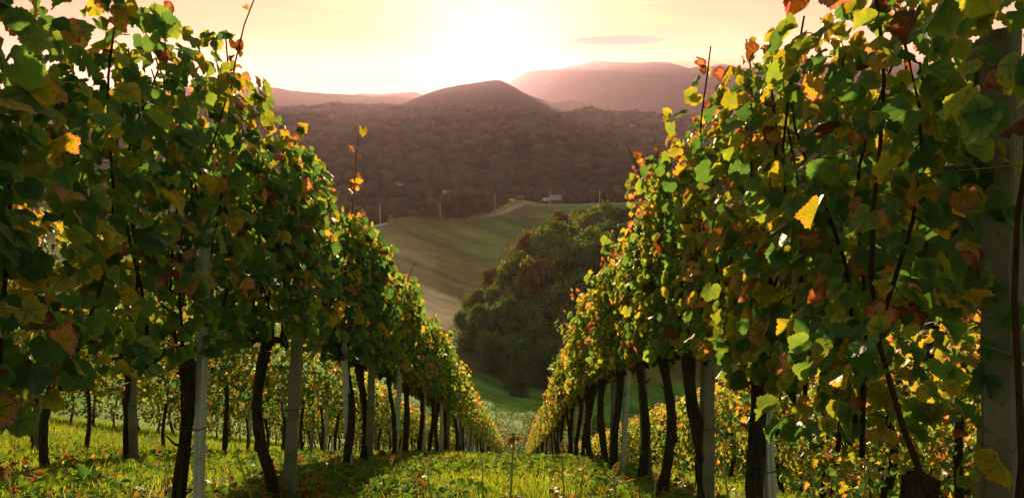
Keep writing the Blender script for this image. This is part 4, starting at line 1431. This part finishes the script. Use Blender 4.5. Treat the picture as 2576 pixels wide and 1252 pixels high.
def lance(name, P, Tp, N, S, col, rng, wide=.34):
    k = len(P)
    Tp = Tp / np.linalg.norm(Tp, axis=1, keepdims=True)
    N = N - (N * Tp).sum(1, keepdims=True) * Tp
    N /= np.maximum(np.linalg.norm(N, axis=1, keepdims=True), 1e-6)
    B = np.cross(Tp, N)
    prof = [(0, .12), (.25, .8), (.55, 1.0), (.8, .65), (1.0, .04)]
    dr = rng.uniform(.0, .5, (k, 1))
    V = []
    for (s, w) in prof:
        base = P + Tp * (S * s)[:, None] - N * (dr * s * s * S[:, None])
        V += [base - B * (S * w * wide)[:, None] + N * (S * w * .1)[:, None], base, base + B * (S * w * wide)[:, None] + N * (S * w * .1)[:, None]]
    V = np.stack(V, 1)
    q = []
    for r_ in range(4):
        for c in range(2):
            i = r_ * 3 + c
            q.append((i, i + 1, i + 4, i + 3))
    q = (np.arange(k) * 15)[:, None, None] + np.array(q)[None]
    return np_mesh(name, V.reshape(-1, 3), quads=q.reshape(-1, 4), mat=M_GRASS, attrs={'tone': np.repeat(col, 15, 0)})
mm = rng.random((k, 1))
wc = np.array([.06, .15, .035]) * (1 - mm) + np.array([.19, .30, .05]) * mm
wc = np.where(rng.random((k, 1)) < .05, np.array([.3, .15, .05]), wc)
tag(link('weeds', lance('weeds', P, Tp, N, rng.uniform(.025, .085, k), wc, rng)), 'low broad leaved weeds among the vineyard grass', 'weeds', kind='stuff')

# fallen leaves
rng = np.random.default_rng(29)
k = 2600
rowx = rng.choice(np.array([-6.2, -3.85, -1.45, .95, 3.2]), k, p=[.12, .2, .3, .28, .1])
fy = 2.3 * (26 / 2.3) ** rng.random(k)
fx = rowx + rng.normal(0, .45, k)
P = np.stack([fx, fy, near_z(fx, fy) + rng.uniform(.01, .07, k)], -1)
ang = rng.uniform(0, 6.28, k)
tag(link('fallen_leaves', leaves_mesh('fallen_leaves', P, np.stack([np.cos(ang), np.sin(ang), rng.normal(-.2, .3, k)], -1), np.stack([rng.normal(0, .4, k), rng.normal(0, .4, k), np.ones(k)], -1),
    rng.uniform(.03, .055, k), rng.uniform(.55, 1.0, k), rng.random(k), 15, rng)), 'yellow and brown vine leaves fallen in the grass', 'leaves', kind='stuff')

# scrub where the rows end
rng = np.random.default_rng(23)
k = 42000
sx_ = rng.uniform(-16, 14, k)
sy_ = rng.uniform(57, 88, k)
c = fbm(sx_ * .6, sy_ * .6, 101)
kp = c > .45
sx_, sy_, c = sx_[kp], sy_[kp], c[kp]
k = len(sx_)
P = np.stack([sx_, sy_, ground_z(sx_, sy_) + rng.random(k) * (c - .4) * 5.5], -1)
mm = rng.random((k, 1))
gm = smooth(68, 80, sy_)[:, None]
tone = (np.array([.07, .075, .03]) * (1 - mm) + np.array([.17, .12, .05]) * mm) * (1 - gm) + (np.array([.05, .10, .025]) * (1 - mm) + np.array([.09, .14, .035]) * mm) * gm
V, q = quad_cards(P, rng.normal(0, 1, (k, 3)), rng.uniform(.05, .12, k), rng)
tag(link('undergrowth', np_mesh('undergrowth', V, quads=q, mat=M_CARD, attrs={'tone': np.repeat(tone, 4, 0)})), 'brown tangled scrub across the foot of the vineyard', 'undergrowth', kind='stuff')

# tall stalks one can count
M_STALK = plain_material('green_stalk', (.42, .42, .14), .7)
M_SEED = card_material('seed_head', .45, .8, (1.6, 1.2, .7))
def stalk(dx, top, depth, label, kind, lean=0.0):
    ptop = at(dx, top, depth)
    x, y = ptop[0], ptop[1]
    z = float(near_z(x, y))
    h = max(.12, ptop[2] - z)
    o = thing('seed_stalk' if kind != 'flower' else 'flower_stalk', label, 'weed', (x, y, z), group='tall stalks in the grass')
    b = MB()
    r_ = random.Random(int(dx))
    bx = lean * h
    b.tube([(-bx, 0, -.02), (-bx * .6, .01, h * .4), (-bx * .15, 0, h * .8), (0, 0, h)], [.0055, .0045, .0036, .003], 6)
    link('stem', b.mesh('stem', M_STALK, True), o)
    rg = np.random.default_rng(int(dx) + 7)
    if kind == 'foxtail':
        kk = 260
        s = rg.random(kk)
        L = .055
        rad = .0062 * np.sin(np.pi * np.clip(s * .9 + .08, 0, 1)) + .002
        a = rg.uniform(0, 6.28, kk)
        base = np.stack([.3 * L * s * s + np.cos(a) * rad, np.sin(a) * rad, h + s * L], -1)
        dirn = np.stack([np.cos(a), np.sin(a), np.full(kk, .8)], -1)
        V, q = quad_cards(base + dirn * .004, np.cross(dirn, rg.normal(0, 1, (kk, 3))), np.full(kk, .0034), rg, .2)
        col = np.repeat(np.array([[.26, .2, .09]]) * rg.uniform(.6, 1.3, (kk, 1)), 4, 0)
        link('seed_head', np_mesh('seed_head', V, quads=q, mat=M_SEED, attrs={'tone': col}), o)
    else:
        kk = 26
        a = np.arange(kk) / kk * 6.28 + rg.normal(0, .2, kk)
        P_ = np.stack([np.cos(a) * .004, np.sin(a) * .004, np.full(kk, h)], -1)
        Td = np.stack([np.cos(a), np.sin(a), rg.uniform(-.9, .4, kk)], -1)
        col = np.array([[.5, .33, .2]]) * rg.uniform(.7, 1.2, (kk, 1))
        link('flower_head', lance('flower_head', P_, Td, np.tile([0, 0, 1.0], (kk, 1)) + rg.normal(0, .1, (kk, 3)), rg.uniform(.016, .030, kk), col, rg, .3), o)
        b = MB()
        b.tube([(0, 0, h), (0, 0, h + .012), (0, 0, h + .02)], [.004, .006, .003], 8)
        link('bud', b.mesh('bud', M_STALK, True), o)
    return o
stalk(1292, 1100, 2.2, 'tall slim flower stalk with a faded head in the middle of the aisle', 'flower', .06)
stalk(1214, 1160, 4.2, 'short foxtail seed head in the aisle left of the tall flower stalk', 'foxtail')
for dx, top, d, lab in [(1414, 1130, 3.4, 'thin foxtail stalk right of the tall flower stalk'), (1468, 1178, 3.0, 'foxtail stalk in front of the right row trunks'), (1545, 1195, 2.8, 'short foxtail beside the leaning pale stake'),
                        (985, 1165, 4.5, 'foxtail at the foot of the left row, by the pale stakes'), (590, 1110, 3.4, 'thin bristly stalk beside the wide concrete post on the left'), (780, 1140, 4.2, 'bristly stalk between the concrete post and the leaning stake'),
                        (845, 1150, 4.6, 'short foxtail right of the leaning stake'), (20, 1205, 3.0, 'foxtail in the bottom left corner'), (300, 1150, 5.0, 'foxtail head in the sunny grass on the left'),
                        (420, 1215, 3.0, 'bent foxtail at the foot of the white metal stake'), (1820, 1140, 2.6, 'orange glowing foxtail beside the right row trunk'), (2050, 1180, 2.4, 'foxtail right of the metal stake on the right'),
                        (2185, 1150, 2.5, 'foxtail in the shade of the second right row'), (1075, 1180, 3.8, 'foxtail in the aisle beside the left trunks'), (1650, 1205, 3.0, 'foxtail between two dark trunks on the right')]:
    stalk(dx, top, d, lab, 'foxtail', rs.uniform(-.2, .2))

# broad leaved plants in the aisle
rng = np.random.default_rng(55)
for i, (dx, d, s, lab) in enumerate([(1180, 3.1, .16, 'bluish broad leaved plant left of the middle of the aisle'), (1290, 2.6, .17, 'broad leaved plant below the tall flower stalk'), (1350, 3.0, .17, 'bluish drooping dock plant in the middle of the aisle'),
                                (1420, 2.4, .15, 'broad leaved plant in the right half of the aisle'), (1060, 3.0, .15, 'leafy plant in the aisle close to the left row'), (1000, 2.4, .16, 'pointed leafy plant at the bottom edge by the left row'),
                                (560, 3.4, .16, 'leafy plant between the two nearest left posts'), (220, 4.6, .2, 'big leafy plant by the second left row'), (1240, 2.1, .14, 'leafy plant at the bottom edge of the aisle'), (1480, 2.1, .13, 'leafy plant at the bottom edge near the right row')]):
    x = tan_of(dx, 1200) * d
    z = float(near_z(x, d))
    o = thing('dock_plant', lab, 'plant', (x, d, z), group='broad leaved plants in the aisle')
    k = 13
    a = np.arange(k) / k * 6.28 * 2 + rng.normal(0, .25, k)
    el = rng.uniform(.25, 1.3, k)
    Td = np.stack([np.cos(a), np.sin(a), el], -1)
    col = np.array([[.05, .12, .045]]) * rng.uniform(.7, 1.4, (k, 1))
    link('leaves', lance('leaves', np.zeros((k, 3)), Td, np.stack([-np.cos(a) * el, -np.sin(a) * el, np.ones(k)], -1), rng.uniform(.6, 1.1, k) * s, col, rng, .2), o)

# ------------------------------------------------------------------ clouds, outside the haze
t = NT('cloud_vapour')
pv = t.n('ShaderNodeVolumePrincipled')
pv.inputs['Color'].default_value = (.12, .10, .12, 1)
cg = t.n('ShaderNodeTexCoord')
cm_ = t.n('ShaderNodeMapping')
cm_.inputs['Location'].default_value = (-1, -1, -1)
cm_.inputs['Scale'].default_value = (2, 2, 2)
t.l(cg.outputs['Generated'], cm_.inputs['Vector'])
ln = t.n('ShaderNodeVectorMath', operation='LENGTH')
t.l(cm_.outputs[0], ln.inputs[0])
cn = t.noise(2.2, 5, t.mapped(cg.outputs['Generated'], (5, 2, 2)))
edge_ = t.math('SUBTRACT', 1.0, ln.outputs['Value'], clamp=True)
t.put(pv.inputs['Density'], t.math('MULTIPLY', t.math('MULTIPLY', t.math('MULTIPLY', edge_, edge_), t.math('MULTIPLY_ADD', cn, 3.4, -1.1, True)), .03))
pv.inputs['Anisotropy'].default_value = .0
t.l(pv.outputs[0], t.out.inputs['Volume'])
M_CLOUD = t.m
def cloud(name, dx0, dx1, dy0, dy1, depth, label, seed, skew=0.0):
    rng = np.random.default_rng(seed)
    a, b = at(dx0, (dy0 + dy1) / 2, depth), at(dx1, (dy0 + dy1) / 2 + skew, depth)
    zt = at((dx0 + dx1) / 2, dy0, depth)[2] - at((dx0 + dx1) / 2, dy1, depth)[2]
    L = np.linalg.norm(b - a)
    n, m = 48, 20
    V, q = [], []
    for i in range(n + 1):
        s = -1 + 2 * i / n
        w = max(1e-3, 1 - abs(s) ** 2.2) ** .8 * (.8 + .4 * float(vnoise(i * .22, 1, seed)))
        c = (a + b) / 2 + (b - a) / 2 * s
        for j in range(m):
            th = 2 * math.pi * j / m
            r = 1 + .25 * (float(vnoise(i * .35, j % m * .6, seed + 1)) - .5)
            up = math.sin(th)
            V.append((c[0], c[1] + math.cos(th) * L * .22 * w * r, c[2] + up * zt * (.62 if up > 0 else .36) * w * r))
    for i in range(n):
        for j in range(m):
            q.append((i * m + j, i * m + (j + 1) % m, (i + 1) * m + (j + 1) % m, (i + 1) * m + j))
    me = np_mesh(name, np.array(V), quads=np.array(q), mat=M_CLOUD)
    return tag(link(name, me), label, 'cloud', kind='stuff')
cloud('cloud', 1380, 1720, 100, 128, 26000, 'dark lens shaped cloud above the long massif', 3, -16)
cloud('cloud', 935, 1015, 143, 152, 27000, 'tiny flat cloud left of the sun glow', 7, 2)

# ------------------------------------------------------------------ haze
t = NT('haze_air')
pv = t.n('ShaderNodeVolumePrincipled')
pv.inputs['Color'].default_value = (.93, .66, .92, 1)
pv.inputs['Density'].default_value = 5.6e-5
pv.inputs['Anisotropy'].default_value = .38
t.l(pv.outputs[0], t.out.inputs['Volume'])
b = MB()
b.box((-11000, -200, -152), (11000, 13500, 640))
hz = link('haze', b.mesh('haze', t.m))
tag(hz, 'thin evening haze filling the valley air', 'haze', kind='stuff')
hz.display_type = 'WIRE'
